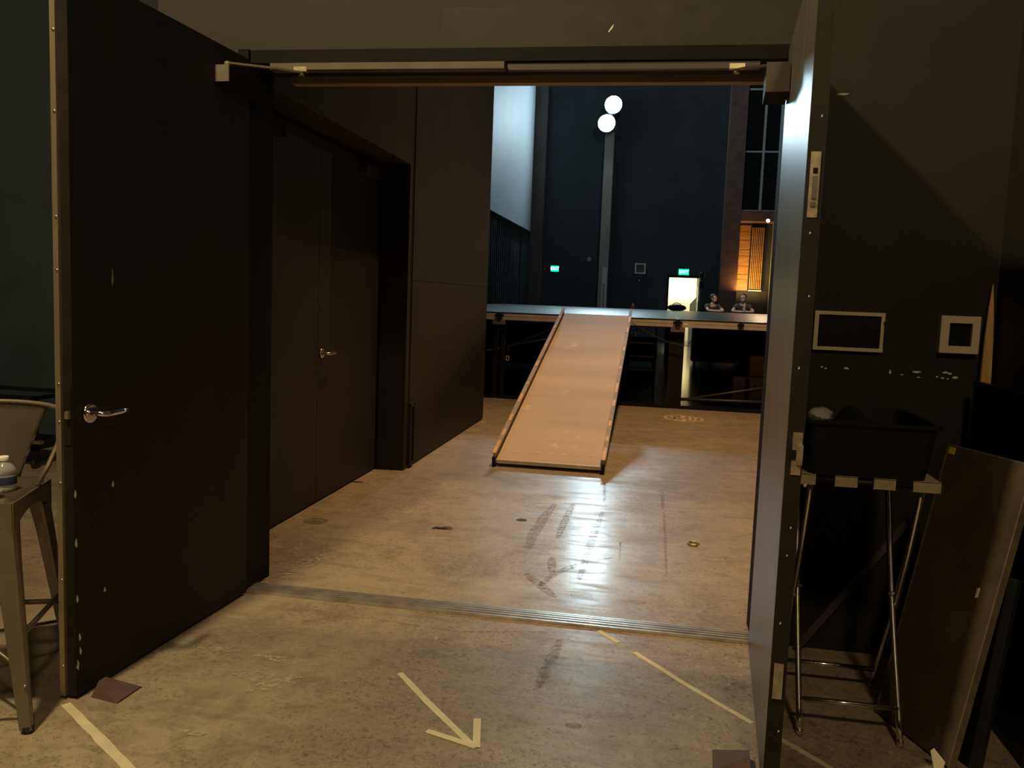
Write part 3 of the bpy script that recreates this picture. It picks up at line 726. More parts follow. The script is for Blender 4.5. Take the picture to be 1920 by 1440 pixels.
for ix, iy in ((-1, -1), (1, -1), (1, 1), (-1, 1)):
    bm = NB()
    top, bot = S(ix * .165, iy * .165, ZS - .015), S(ix * FT, iy * FT, 0.012)
    # folded sheet leg: wide channel at the top tapering to the foot
    rings = []
    for k in range(9):
        f_ = k / 8; p = top.lerp(bot, f_); wd = .056 * (1 - f_) + .024 * f_ + .014 * max(0, 1 - f_ * 5)
        ux, uy = sa * ix, sb * iy
        sec = [p - ux * wd * 1.1 + uy * .006, p - ux * wd * .2 + uy * .012, p + ux * .008 + uy * .008, p + ux * .012 - uy * wd * .2, p + ux * .006 - uy * wd * 1.1, p - ux * .004 - uy * wd * 1.05, p - ux * .006 - uy * .008, p - ux * wd * 1.05 - uy * .004]
        rings.append([bm.verts.new(q) for q in sec])
    for a, c in zip(rings, rings[1:]):
        for k in range(8): bm.faces.new((a[k], a[(k + 1) % 8], c[(k + 1) % 8], c[k]))
    bm.faces.new(rings[0][::-1]); bm.faces.new(rings[-1])
    lg = obj('leg', bm, 'stool_metal', stool)
    bm = NB(); lathe(bm, S(ix * (FT - .006), iy * (FT - .006), 0), [(.016, 0), (.018, .008), (.018, .022), (.013, .03)], 14); obj('foot_cap', bm, 'rubber_black', lg)
    bm = NB(); pr = top.lerp(bot, .80); lathe(bm, pr - sb * .012 + sa * .004 - V((0, 0, 0)), [(.005, .004), (.005, -.002), (.003, -.004)], 10, 'y'); obj('rivet', bm, 'steel', lg)
fz = .27; fh = .165 + (FT - .165) * (1 - fz / ZS)
for i in range(4):
    a = [(-1, -1), (1, -1), (1, 1), (-1, 1)]; p, q = a[i], a[(i + 1) % 4]; dz = .03 if i % 2 else 0
    bm = NB(); tube(bm, [S(p[0] * fh * .97, p[1] * fh * .97, fz + dz), S(q[0] * fh * .97, q[1] * fh * .97, fz + dz)], .009, 10); obj('foot_rung', bm, 'stool_metal', stool)
# bracing cross under the seat
bm = NB(); tube(bm, [S(-.19, -.19, .20), S(0, 0, .235), S(.19, .19, .20)], .006, 8); tube(bm, [S(.19, -.19, .20), S(0, 0, .235), S(-.19, .19, .20)], .006, 8); obj('brace', bm, 'stool_metal', stool)
# back rim tube and splat
RZ = .985
rim = [S(.175, .06, ZS - .01), S(.20, .10, ZS + .05), S(.222, .13, ZS + .12), S(.232, .155, RZ - .075), S(.232, .17, RZ - .045)]
arc = [S(.232 * math.cos(a), .16 + .10 * math.sin(a) if True else 0, RZ - .03 + .03 * math.sin(a)) for a in [math.pi * k / 16 for k in range(1, 16)]]
rim2 = [S(-.232, .17, RZ - .045), S(-.232, .155, RZ - .075), S(-.222, .13, ZS + .12), S(-.20, .10, ZS + .05), S(-.175, .06, ZS - .01)]
bm = NB(); tube(bm, rim + arc + rim2, .0085, 10); obj('back_rim', bm, 'stool_metal', stool)
def splat(u, v):
    hw = .085 + (.165 - .085) * v ** 1.2
    x = (u - .5) * 2 * hw
    yt = .16 + .10 * math.sqrt(max(0, 1 - (x / .232) ** 2)); zt = RZ - .03 + .03 * math.sqrt(max(0, 1 - (x / .232) ** 2))
    return S(x, .178 + (yt - .178) * v, (ZS - .01) + (zt - ZS + .01) * v)
bm = NB(); grid(bm, splat, 18, 10); bmesh.ops.solidify(bm, geom=bm.faces[:], thickness=.003); obj('back_splat', bm, 'stool_metal', stool)
# small water bottle and crumpled wrapper on the seat
bc = onz(8, 917, ZS); bc = V((bc.x, bc.y, ZS - .003))
bot = thing('water_bottle', 'small clear water bottle standing on the stool seat', 'bottle', bc)
bm = NB(); lathe(bm, bc, [(.012, 0), (.034, .001), (.0365, .006), (.0365, .012), (.034, .016), (.0365, .020), (.0365, .05), (.034, .054), (.0365, .058), (.034, .070), (.026, .082), (.016, .091), (.0135, .094), (.0135, .100)], 28); obj('body', bm, 'clear_plastic', bot)
bm = NB(); lathe(bm, bc, [(.0372, .022), (.0374, .023), (.0374, .047), (.0372, .048)], 28); obj('label', bm, 'label_blue', bot)
bm = NB(); lathe(bm, bc, [(.0150, .097), (.0155, .098), (.0155, .110), (.0140, .112)], 20); obj('cap', bm, 'white_paint', bot)
bm = NB(); wp_ = S(.09, -.13, ZS)
vsx = ell(bm, wp_ + V((0, 0, .012)), (.055, .030, .014), 3)
for v in vsx: v.co += V((random.uniform(-1, 1) * .006, random.uniform(-1, 1) * .006, random.uniform(-.3, 1) * .007))
zmin = min(v.co.z for v in bm.verts)
for v in bm.verts: v.co.z += ZS - zmin + .0005
tag(obj('plastic_wrapper', bm, 'clear_plastic'), 'crumpled clear plastic wrapper on the front of the stool seat', 'wrapper')
# black slotted cart in the dark behind the stool
cc = V((-4.75, 5.85, 0))
cart = thing('utility_cart', 'low black slotted cart standing in the dark behind the stool', 'cart', cc)
X0, X1, Yc0, Yc1 = -5.6, -4.55, 5.6, 6.1
for z, h_, nm in ((.14, .03, 'shelf'), (.515, .03, 'top_rail')):
    bm = NB()
    if nm == 'shelf': bx(bm, X0, X1, Yc0, Yc1, z, z + h_)
    else:
        bx(bm, X0, X1, Yc0, Yc0 + .03, z, z + h_); bx(bm, X0, X1, Yc1 - .03, Yc1, z, z + h_); bx(bm, X0, X0 + .03, Yc0, Yc1, z, z + h_); bx(bm, X1 - .03, X1, Yc0, Yc1, z, z + h_)
    obj(nm, bm, 'black_plastic', cart)
for x in (X0 + .02, X1 - .02):
    for y in (Yc0 + .02, Yc1 - .02):
        bm = NB(); bx(bm, x - .02, x + .02, y - .02, y + .02, .06, .515); obj('post', bm, 'black_plastic', cart)
        bm = NB(); lathe(bm, (x, y, .035), [(.035, -.012), (.035, .012)], 16, 'x'); obj('wheel', bm, 'rubber_black', cart)
for k in range(9):
    x = X0 + .10 + k * .105
    bm = NB(); bx(bm, x - .025, x + .025, Yc0 + .002, Yc0 + .012, .17, .515); obj('slat', bm, 'black_plastic', cart)
bm = NB(); bx(bm, X0 + .05, X1 + .08, Yc0 - .05, Yc0 - .01, .20, .225); tube(bm, [(X1 - .02, Yc0 + .02, .212), (X1 - .02, Yc0 - .03, .212)], .008, 8); obj('handle_bar', bm, 'steel', cart)

# ================================================================== RIGHT FOREGROUND: wall frames, tray stand, tub, boards
def wall_frame(x0, x1, z0, z1, bw, dp, label, notch=False):
    c = V(((x0 + x1) / 2, YW, z0))
    t_ = thing('wall_panel_frame', label, 'frame', c)
    bm = NB(); y0 = YW - dp
    bx(bm, x0, x1, y0, YW, z1 - bw, z1); bx(bm, x0, x1, y0, YW, z0, z0 + bw); bx(bm, x0, x0 + bw * 1.15, y0, YW, z0 + bw, z1 - bw)
    if notch:
        bx(bm, x1 - bw, x1, y0, YW, z1 - bw - .02, z1 - bw); bx(bm, x1 - bw, x1 - bw * .35, y0, YW, z1 - bw - .035, z1 - bw - .02); bx(bm, x1 - bw, x1 - .002, y0, YW, z0 + bw, z1 - bw - .035)
    else: bx(bm, x1 - bw, x1, y0, YW, z0 + bw, z1 - bw)
    obj('bezel', bm, 'beige_plastic', t_)
    bm = NB(); bx(bm, x0 + bw, x1 - bw, YW - dp * .45, YW, z0 + bw, z1 - bw); obj('dark_insert', bm, 'black_glass', t_)
wall_frame(0.612, 0.880, 1.255, 1.412, .014, .020, 'wide beige frame with a thin border around a black panel on the wall', True)
wall_frame(1.085, 1.229, 1.266, 1.412, .028, .034, 'small beige frame with a thick border beside the wooden stake')
# wooden stake behind the black panel
bm = NB(); a, c = V((1.244, 3.50, 0)), V((1.262, 3.605, 1.54)); dr_ = (c - a).normalized()
u_ = dr_.cross(V((0, 1, 0))).normalized(); v_ = dr_.cross(u_)
rings = []
for f_, k in ((0, 1), (.78, 1), (.86, .85), (.94, .5), (1, .06)):
    p = a.lerp(c, f_); rings.append([bm.verts.new(p + u_ * sx * .018 * k + v_ * sy * .008 * max(k, .3)) for sx, sy in ((-1, -1), (1, -1), (1, 1), (-1, 1))])
for p, q in zip(rings, rings[1:]):
    for k in range(4): bm.faces.new((p[k], p[(k + 1) % 4], q[(k + 1) % 4], q[k]))
bm.faces.new(rings[0][::-1]); bm.faces.new(rings[-1])
tag(obj('wooden_stake', bm, 'raw_wood'), 'orange-brown pointed wooden stake leaning in the wall corner', 'stake')
# black panel standing along the side wall
pan = thing('black_panel', 'large black panel standing on edge along the side wall', 'panel', (1.19, 2.75, 0))
bm = NB(); bx(bm, 1.200, 1.218, 2.0, 3.52, 0, 1.160); obj('board', bm, 'black_plastic', pan)
bm = NB(); bx(bm, 1.197, 1.221, 1.998, 3.524, 1.152, 1.166); obj('edge_band', bm, 'black_metal', pan)
# brown board leaning on it
A, B = V((0.826, 3.085, 0)), V((0.958, 2.742, 0)); e1 = (B - A).normalized()
nh = V((-e1.y, e1.x, 0)); nh = nh if nh.x > 0 else -nh
ang = math.radians(11.6); up = (nh * math.sin(ang) + V((0, 0, 1)) * math.cos(ang)).normalized()
nf = up.cross(e1).normalized(); nf = nf if nf.x > 0 else -nf      # away from the viewer
def plank(name, lab, A, e1, up, nf, wid, hgt, th, m, me):
    z0 = th * abs(nf.z)
    A = A + V((0, 0, z0 if nf.z < 0 else 0))
    c = A + e1 * wid / 2 + up * hgt / 2 + nf * th / 2
    t_ = thing(name, lab, 'board', A + e1 * wid / 2)
    bm = NB(); ob(bm, c, e1, up, nf, (wid / 2 - .004, hgt / 2 - .004, th / 2)); bevel(bm, .003); obj('panel', bm, m, t_)
    for s_, hh in ((1, hgt), (-1, hgt)):
        bm = NB(); ob(bm, A + e1 * (wid / 2 + s_ * (wid / 2 - .002)) + up * hgt / 2 + nf * th / 2, e1, up, nf, (.003, hgt / 2, th / 2 + .001)); obj('edge_strip', bm, me, t_)
    bm = NB(); ob(bm, A + e1 * wid / 2 + up * (hgt - .002) + nf * th / 2, e1, up, nf, (wid / 2, .003, th / 2 + .001)); obj('edge_strip', bm, me, t_)
    return t_, A
bd, A2 = plank('leaning_board', 'worn brown board leaning on the black panel beside the tray stand', A, e1, up, nf, .375, .985, .022, 'brown_board', 'board_edge')
bm = NB(); q = A2 + e1 * .025 + up * .965 - nf * .001; ob(bm, q, e1, up, nf, (.014, .012, .001)); obj('corner_label', bm, 'yellow_label', bd)
bm = NB(); q = A2 + e1 * .30 + up * .55 - nf * .001; ob(bm, q, e1 + up * .4, up, nf, (.006, .016, .0008)); obj('paint_chip', bm, 'chip', bd)
plank('leaning_board', 'narrow black board leaning behind the worn brown board', A + nh * .075 + e1 * .17, e1, (nh * math.sin(math.radians(7)) + V((0, 0, 1)) * math.cos(math.radians(7))).normalized(), nh, .24, .62, .014, 'black_plastic', 'black_metal')
# paper tag at the foot of the brown board
bm = NB(); q = onz(1757, 1441)
P_ = [(1746, 1408), (1753, 1403), (1773, 1428), (1768, 1442), (1752, 1442)]
y_ = q.y - .012
pts = [V((ony(u, v, y_).x, y_, max(0.0, ony(u, v, y_).z - q.z))) for u, v in P_]
zm = min(p.z for p in pts)
pts = [V((p.x, p.y + (p.z - zm) * .1, p.z - zm)) for p in pts]
prism(bm, pts, (0, .0012, 0)); tag(obj('paper_tag', bm, 'paper'), 'torn pale paper tag standing at the foot of the brown board', 'paper')

# folding tray stand
ts = thing('tray_stand', 'folding chrome tray stand with woven straps beside the glossy door', 'stand', (0.69, 3.07, 0))
def bow(a, c, b, n_=14): return [a.lerp(c, k / n_) + V((0, b * math.sin(math.pi * k / n_), 0)) for k in range(n_ + 1)]
rr = .0105
def uframe(xa, xb, yf, yt, zt, b, nm):
    a0, a1 = V((xa, yf, .013)), V((xa, yt, zt)); b0, b1 = V((xb, yf, .013)), V((xb, yt, zt))
    for p, q in ((a0, a1), (b0, b1)):
        bm = NB(); tube(bm, bow(p, q, b), rr, 10); lg = obj('leg', bm, 'chrome', ts)
        bm = NB(); lathe(bm, (p.x, p.y, 0), [(.0115, 0), (.0115, .02), (.010, .022)], 12); obj('foot_cap', bm, 'chrome', lg)
uframe(.532, .850, 2.855, 3.28, .858, .03, 'A'); uframe(.517, .862, 3.30, 2.895, .858, -.03, 'B')
for x0, x1, y, z, m in ((.465, .915, 2.895, .862, 'black_metal'), (.465, .915, 3.285, .862, 'black_metal'), (.534, .848, 2.905, .105, 'chrome'), (.520, .860, 3.255, .09, 'chrome')):
    bm = NB(); tube(bm, [(x0, y, z), (x1, y, z)], rr * .9, 10); obj('cross_bar', bm, m, ts)
for x0, x1 in ((.468, .528), (.588, .658), (.708, .775), (.828, .912)):
    bm = NB(); xm = (x0 + x1) / 2; wv = (x1 - x0)
    bx(bm, x0, x1, 2.878, 2.882, .846, .880); bx(bm, x0, x1, 2.878, 3.302, .878, .881); bx(bm, x0, x1, 3.298, 3.302, .846, .880); bx(bm, x0, x1, 2.882, 2.912, .846, .849); bx(bm, x0, x1, 3.27, 3.298, .846, .849)
    obj('strap', bm, 'web_strap', ts)
for x in (.525, .856):
    bm = NB(); tube(bm, [(x - .022, 3.085, .44), (x + .022, 3.085, .44)], .007, 10); obj('pivot_bolt', bm, 'steel', ts)
bm = NB(); ell(bm, (.495, 2.876, .842), (.006, .003, .006), 2); obj('strap_rivet', bm, 'chip', ts)
# black bus tub
tub = thing('bus_tub', 'black plastic tub sitting on the tray stand', 'tub', (.69, 3.09, .881))
z0, z1 = .881, 1.052
def rrect(x0, x1, y0, y1, rd, z, n_=6):
    out = []
    for cx, cy, a0 in ((x1 - rd, y1 - rd, 0), (x0 + rd, y1 - rd, 90), (x0 + rd, y0 + rd, 180), (x1 - rd, y0 + rd, 270)):
        for k in range(n_ + 1):
            a = math.radians(a0 + 90 * k / n_); out.append(V((cx + rd * math.cos(a), cy + rd * math.sin(a), z)))
    return out
bm = NB()
secs = [rrect(.505, .870, 2.885, 3.295, .03, z0), rrect(.485, .892, 2.865, 3.315, .035, z1), rrect(.470, .905, 2.852, 3.328, .04, z1), rrect(.470, .905, 2.852, 3.328, .04, z1 + .010), rrect(.490, .887, 2.87, 3.31, .035, z1 + .010), rrect(.512, .863, 2.892, 3.288, .03, z0 + .006)]
rg = [[bm.verts.new(p) for p in s_] for s_ in secs]
for a, c in zip(rg, rg[1:]):
    for k in range(len(a)): bm.faces.new((a[k], a[(k + 1) % len(a)], c[(k + 1) % len(a)], c[k]))
bm.faces.new(rg[0][::-1]); bm.faces.new(rg[-1]); obj('body', bm, 'black_plastic', tub)
bm = NB()
def clothf(u, v):
    x, y = .525 + u * .325, 2.91 + v * .365
    e = math.sin(u * math.pi) ** .5 * math.sin(v * math.pi) ** .5
    return V((x, y, .90 + e * (.150 + .030 * math.sin(7 * u + 2 * v) * math.cos(5 * v) + .018 * math.sin(13 * u - 6 * v))))
grid(bm, clothf, 30, 26); bmesh.ops.solidify(bm, geom=bm.faces[:], thickness=-.004)
tag(obj('cloth_bundle', bm, 'black_cloth'), 'crumpled black cloth heaped inside the tub', 'cloth')
bm = NB(); q = V((.532, 2.905, 1.078))
vv = ell(bm, q, (.038, .05, .022), 3)
for v in vv: v.co += V((random.uniform(-1, 1), random.uniform(-1, 1), random.uniform(-1, 1))) * .004
tag(obj('plastic_bag', bm, 'clear_plastic'), 'shiny crumpled clear plastic lump on the corner of the tub', 'plastic')
# thin timber pieces leaning in the dark behind the stand
for a, c, wd, lab in (((0.83, 3.50, .0), (0.995, 3.615, .69), .05, 'thin brown plank leaning on the dark wall behind the tray stand'),):
    bm = NB(); a, c = V(a), V(c); dd = (c - a).normalized(); s_ = dd.cross(V((0, 1, 0))).normalized()
    a2 = onz(1560, 1140); pa, pc = ony(1560, 1140, 3.60), ony(1700, 985, 3.60)
    bot_ = pa + (pa - pc) * (pa.z / (pc.z - pa.z)); bot_.y = 3.585
    bot_.z = 0
    top_ = V((pc.x, 3.605, pc.z)); dd = (top_ - bot_).normalized(); s_ = dd.cross(V((0, 1, 0))).normalized(); fz_ = dd.cross(s_)
    quadbox(bm, [p + s_ * i * .014 + fz_ * j * .006 for p in (bot_, top_) for i, j in ((-1, -1), (1, -1), (1, 1), (-1, 1))])
    zz = min(v.co.z for v in bm.verts)
    for v in bm.verts: v.co.z -= zz
    tag(obj('thin_plank', bm, 'brown_board'), lab, 'plank')

# ================================================================== HALL
# two floodlights on a mast
colm = thing('mast_column', 'tall taupe column under the two floodlights', 'column', (-2.14, 31.2, 0))
bm = NB(); bx(bm, -2.30, -1.97, 31.1, 31.4, 0, 7.35); bevel(bm, .02); obj('shaft', bm, 'column_paint', colm)
bm = NB(); bx(bm, -2.16, -1.985, 31.07, 31.098, 0, 2.60); obj('pale_strip', bm, 'column_pale', colm)
bm = NB(); bx(bm, -2.22, -2.10, 31.10, 31.20, 7.35, 8.55); obj('lamp_post', bm, 'black_metal', colm)
for k, (x, z, lab) in enumerate(((-2.245, 7.60, 'lower glaring white floodlight on the column top'), (-2.04, 8.24, 'upper glaring white floodlight above the other one'))):
    fl = thing('floodlight', lab, 'floodlight', (x, 30.85, z - .3))
    bm = NB(); lathe(bm, (x, 30.85, z), [(.31, -.06), (.33, -.05), (.33, .02), (.22, .14), (.10, .17)], 28, 'y'); obj('housing', bm, 'black_metal', fl)
    bm = NB(); lathe(bm, (x, 30.85, z), [(.30, -.055), (.28, -.075), (.18, -.11), (.06, -.125)], 24, 'y'); obj('lens', bm, 'lamp_lens', fl)
    bm = NB(); bx(bm, min(x, -2.16) - .03, max(x, -2.16) + .03, 31.0, 31.065, z - .05, z + .05); obj('bracket', bm, 'black_metal', fl)
# exit signs
def text_bm(s, size):
    cu = bpy.data.curves.new('t', 'FONT'); cu.body = s; cu.size = size; cu.align_x = 'CENTER'; cu.align_y = 'CENTER'; cu.extrude = .004
    to = bpy.data.objects.new('t', cu); COL.objects.link(to)
    dg = bpy.context.evaluated_depsgraph_get(); me = bpy.data.meshes.new_from_object(to.evaluated_get(dg))
    bm = NB(); bm.from_mesh(me); bpy.data.objects.remove(to); return bm
def exit_sign(x0, x1, z0, z1, lab):
    y = YH - .06; t_ = thing('exit_sign', lab, 'exit sign', ((x0 + x1) / 2, YH, z0))
    bm = NB(); bx(bm, x0, x1, y, YH, z0, z1); bevel(bm, .01); obj('housing', bm, 'frame_dark', t_)
    bm = NB(); bx(bm, x0 + .015, x1 - .015, y - .006, y - .001, z0 + .015, z1 - .015); obj('lit_face', bm, 'exit_green', t_)
    bm = text_bm('EXIT', .155)
    bmesh.ops.transform(bm, matrix=Matrix.Translation(((x0 + x1) / 2, y - .012, (z0 + z1) / 2)) @ Matrix.Rotation(math.pi / 2, 4, 'X'), verts=bm.verts[:])
    obj('lettering', bm, 'exit_letter', t_)
exit_sign(-4.09, -3.78, 2.39, 2.63, 'green EXIT sign low on the dark back wall away from any door')
exit_sign(0.525, 0.915, 2.42, 2.66, 'green EXIT sign above the brightly lit doorway')
# vent grille and round wall speaker
vg = thing('wall_vent', 'square grey vent grille on the dark back wall', 'vent', (-.83, YH, 2.43))
bm = NB()
for a in ((-1.02, -.64, 2.76, 2.80), (-1.02, -.64, 2.43, 2.47), (-1.02, -.98, 2.47, 2.76), (-.68, -.64, 2.47, 2.76)): bx(bm, a[0], a[1], YH - .04, YH, a[2], a[3])
obj('vent_frame', bm, 'mullion', vg)
for k in range(7):
    bm = NB(); ob(bm, (-.83, YH - .018, 2.49 + k * .042), (1, 0, 0), (0, 1, .5), (0, -.5, 1), (.15, .014, .004)); obj('louvre', bm, 'column_paint', vg)
rs = thing('wall_speaker', 'small round fitting on the back wall left of the column', 'speaker', (-2.70, YH, 2.80))
bm = NB(); lathe(bm, (-2.70, YH, 2.89), [(.085, 0), (.085, -.03), (.07, -.04), (.06, -.03)], 20, 'y'); obj('rim', bm, 'column_paint', rs)
bm = NB(); lathe(bm, (-2.70, YH, 2.89), [(.058, -.025), (.03, -.012)], 16, 'y'); obj('cone', bm, 'black_metal', rs)
# pale panel high on the left wall, drapes below it, dark pilaster at its end
bm = NB(); bx(bm, -4.9, -4.82, 14, 30.9, 3.80, 12.5); bevel(bm, .02)
tag(obj('wall_screen', bm, 'screen_paint'), 'large pale panel high on the hall side wall lit by the floodlights', 'panel')
for k in range(6):
    ya = 18.3 + k * 2.08; bm = NB()
    grid(bm, lambda u, v: V((-4.80 + .05 * math.sin(u * 2 * math.pi * 7 + v * .4) * (1 - .3 * v), ya + u * 2.05, .02 + v * 3.72)), 70, 6)
    bmesh.ops.solidify(bm, geom=bm.faces[:], thickness=.006)
    tag(obj('drape', bm, 'hall_paint'), 'dark pleated drape hanging below the pale wall panel', 'drape', 'drapes below the pale panel')
bm = NB(); bx(bm, -4.88, -4.42, 31.15, 31.49, 0, 13); bevel(bm, .02)
tag(obj('pilaster', bm, 'pilaster_paint'), 'dark pilaster in the hall corner beside the pale panel', 'pilaster')
bm = NB(); bx(bm, 1.97, 2.55, 30.9, 31.5, 0, 13); bevel(bm, .03)
tag(obj('pilaster', bm, 'red_brown'), 'dark red-brown pilaster right of the lit doorway', 'pilaster')
# right bay: beam, window, alcove of wood boards and slats
bm = NB(); bx(bm, 2.3, 8.7, YH + .5, YH + .7, 0, 13); struct('wall_alcove', bm, 'hall_paint', 'dark back of the alcove behind the wood boards', 'wall')
bm = NB(); bx(bm, 2.55, 8.7, 31.1, YH + .5, 4.36, 4.72); bevel(bm, .02)
struct('trim_6', bm, 'red_brown', 'red-brown beam below the gridded window', 'beam')
win = sthing('window_1', 'dark gridded window high above the red-brown beam', 'window', (4.2, YH, 4.75))
bm = NB(); bx(bm, 2.55, 8.7, YH + .1, YH + .14, 4.72, 13); obj('glass_pane', bm, 'window_glass', win)
for z in (4.76, 6.80, 8.93, 11.0):
    bm = NB(); bx(bm, 2.55, 8.7, YH + .04, YH + .12, z - .03, z + .03); obj('glazing_bar', bm, 'mullion', win)
for x in (3.22, 4.30, 5.4, 6.5):
    bm = NB(); bx(bm, x - .04, x + .04, YH + .02, YH + .12, 4.72, 13); obj('glazing_bar', bm, 'mullion', win)
wc = thing('wood_cladding', 'amber wood boards glowing on the alcove wall', 'cladding', (2.8, YH + .45, 1.95))
zb = 1.96
for hh in (.40, .18, .30, .36, .22, .34, .30, .24):
    bm = NB(); bx(bm, 2.35, 3.00, YH + .43, YH + .49, zb + .008, zb + hh - .008); bevel(bm, .006); obj('plank', bm, 'alcove_wood', wc); zb += hh
sl = thing('slat_column', 'column of upright amber slats lit from below', 'slats', (3.2, YH + .3, 1.98))
for k in range(7):
    x = 3.04 + k * .062
    bm = NB(); bx(bm, x, x + .034, YH + .22, YH + .36, 2.02, 4.2); bevel(bm, .004); obj('slat', bm, 'alcove_wood', sl)
bm = NB(); bx(bm, 3.03, 3.46, YH + .36, YH + .40, 1.98, 4.2); obj('backing', bm, 'frame_dark', sl)
bm = NB(); bx(bm, 3.03, 3.46, YH + .12, YH + .38, 1.955, 1.98); obj('light_strip', bm, 'slat_glow', sl)
bm = NB(); bx(bm, 3.75, 3.95, YH - .2, YH + .4, 0, 4.36); tag(obj('pale_pier', bm, 'column_pale'), 'pale narrow pier beyond the amber slats', 'pier')
lamp('spot_lamp_beam', 'SPOT', (3.46, 30.88, 4.37), 160, (1.0, 0.72, 0.45), .05, (1.9, 25.3, 1.5), 70, .8)
spt = thing('spot_lamp', 'small warm spot lamp under the red-brown beam', 'lamp', (3.46, 31.0, 4.3))
bm = NB(); lathe(bm, (3.46, 31.0, 4.37), [(.055, .16), (.06, .0), (.07, -.06), (.066, -.065)], 16, 'y'); bx(bm, 3.44, 3.48, 31.02, 31.12, 4.38, 4.46); obj('can', bm, 'black_metal', spt)
bm = NB(); lathe(bm, (3.46, 31.0, 4.37), [(.064, -.062), (.05, -.074)], 16, 'y'); obj('lens', bm, 'spot_lens', spt)
# far doorway: open leaf, counter
d5 = sthing('door_5', 'pale door leaf standing open at the lit far doorway', 'door', (1.25, 31.0, 0))
bm = NB(); bx(bm, 1.235, 1.285, 30.50, 31.44, .01, 2.32); obj('door_slab', bm, 'white_paint', d5)
bm = NB(); bx(bm, 1.20, 1.235, 30.6, 31.3, 1.0, 1.06); obj('push_bar', bm, 'steel', d5)
bm = NB(); bx(bm, -.4, 1.05, 33.4, 34.3, 0, 1.48); bevel(bm, .01)
tag(obj('white_counter', bm, 'white_paint'), 'tall white counter in the bright room', 'counter')
bm = NB(); prism(bm, [(1.02, 32.2, 0), (1.5, 32.2, 0), (1.5, 32.2, 1.95), (1.20, 32.2, 1.62), (1.02, 32.2, 1.40)], (0, .05, 0))
tag(obj('white_flat', bm, 'white_paint'), 'angled white sheet standing just inside the lit doorway', 'sheet')
# duffel on the stage, cone, stands
dfc = V((.43, 24.75, ZT))
df = thing('duffel_bag', 'black bag on the stage edge before the lit doorway', 'bag', dfc)
bm = NB(); vv = ell(bm, dfc + V((0, 0, .085)), (.27, .14, .10), 3)
for v in vv:
    if v.co.z < dfc.z + .001: v.co.z = dfc.z + .001
obj('body', bm, 'black_cloth', df)
bm = NB(); tube(bm, [dfc + V((.12 * math.cos(a), 0, .15 + .07 * math.sin(a))) for a in [math.pi * k / 10 for k in range(11)]], .012, 8); obj('handle', bm, 'black_cloth', df)
cn = V((-.80, 24.6, ZT)); cone = thing('traffic_cone', 'tiny orange cone standing on the far side of the stage', 'cone', cn)
bm = NB(); lathe(bm, cn, [(.055, .012), (.014, .165), (.010, .17)], 18); obj('body', bm, 'orange_plastic', cone)
bm = NB(); bx(bm, cn.x - .075, cn.x + .075, cn.y - .075, cn.y + .075, cn.z, cn.z + .012); obj('base', bm, 'orange_plastic', cone)
bm = NB(); lathe(bm, cn, [(.034, .096), (.0255, .128)], 18); obj('band', bm, 'white_paint', cone)
def stand(x, y, h_, lab, head):
    t_ = thing('tripod_stand', lab, 'stand', (x, y, 0))
    bm = NB(); tube(bm, [(x, y, .12), (x, y, h_)], [.018, .012], 8); obj('pole', bm, 'black_metal', t_)
    for k in range(3):
        a = 2 * math.pi * k / 3 + .4; bm = NB(); tube(bm, [(x, y, .45), (x + .4 * math.cos(a), y + .4 * math.sin(a), .012)], .012, 8); obj('leg', bm, 'black_metal', t_)
    bm = NB()
    if head == 'mic': tube(bm, [(x, y, h_), (x + .01, y - .12, h_ + .05)], [.016, .028], 10)
    else: lathe(bm, (x, y, h_), [(.05, 0), (.10, .06), (.10, .16), (.05, .22)], 12); bx(bm, x - .06, x + .06, y - .02, y + .02, h_ - .35, h_ - .12)
    obj('head', bm, 'pale_steel' if head == 'mic' else 'black_metal', t_)
stand(-.78, 29.0, 2.08, 'thin black microphone stand behind the stage below the vent', 'mic')
stand(1.30, 29.9, 2.30, 'black lamp stand beside the open far door', 'lamp')
stand(-1.98, 29.5, 1.95, 'black stand before the pale strip of the column', 'mic')
# yellow-green board foot by the far door
bm = NB(); bx(bm, 1.225, 1.36, 30.30, 30.34, 0, 1.52); tag(obj('painted_flat', bm, 'green_leaf'), 'narrow yellow-green flat standing at the open far door', 'flat')
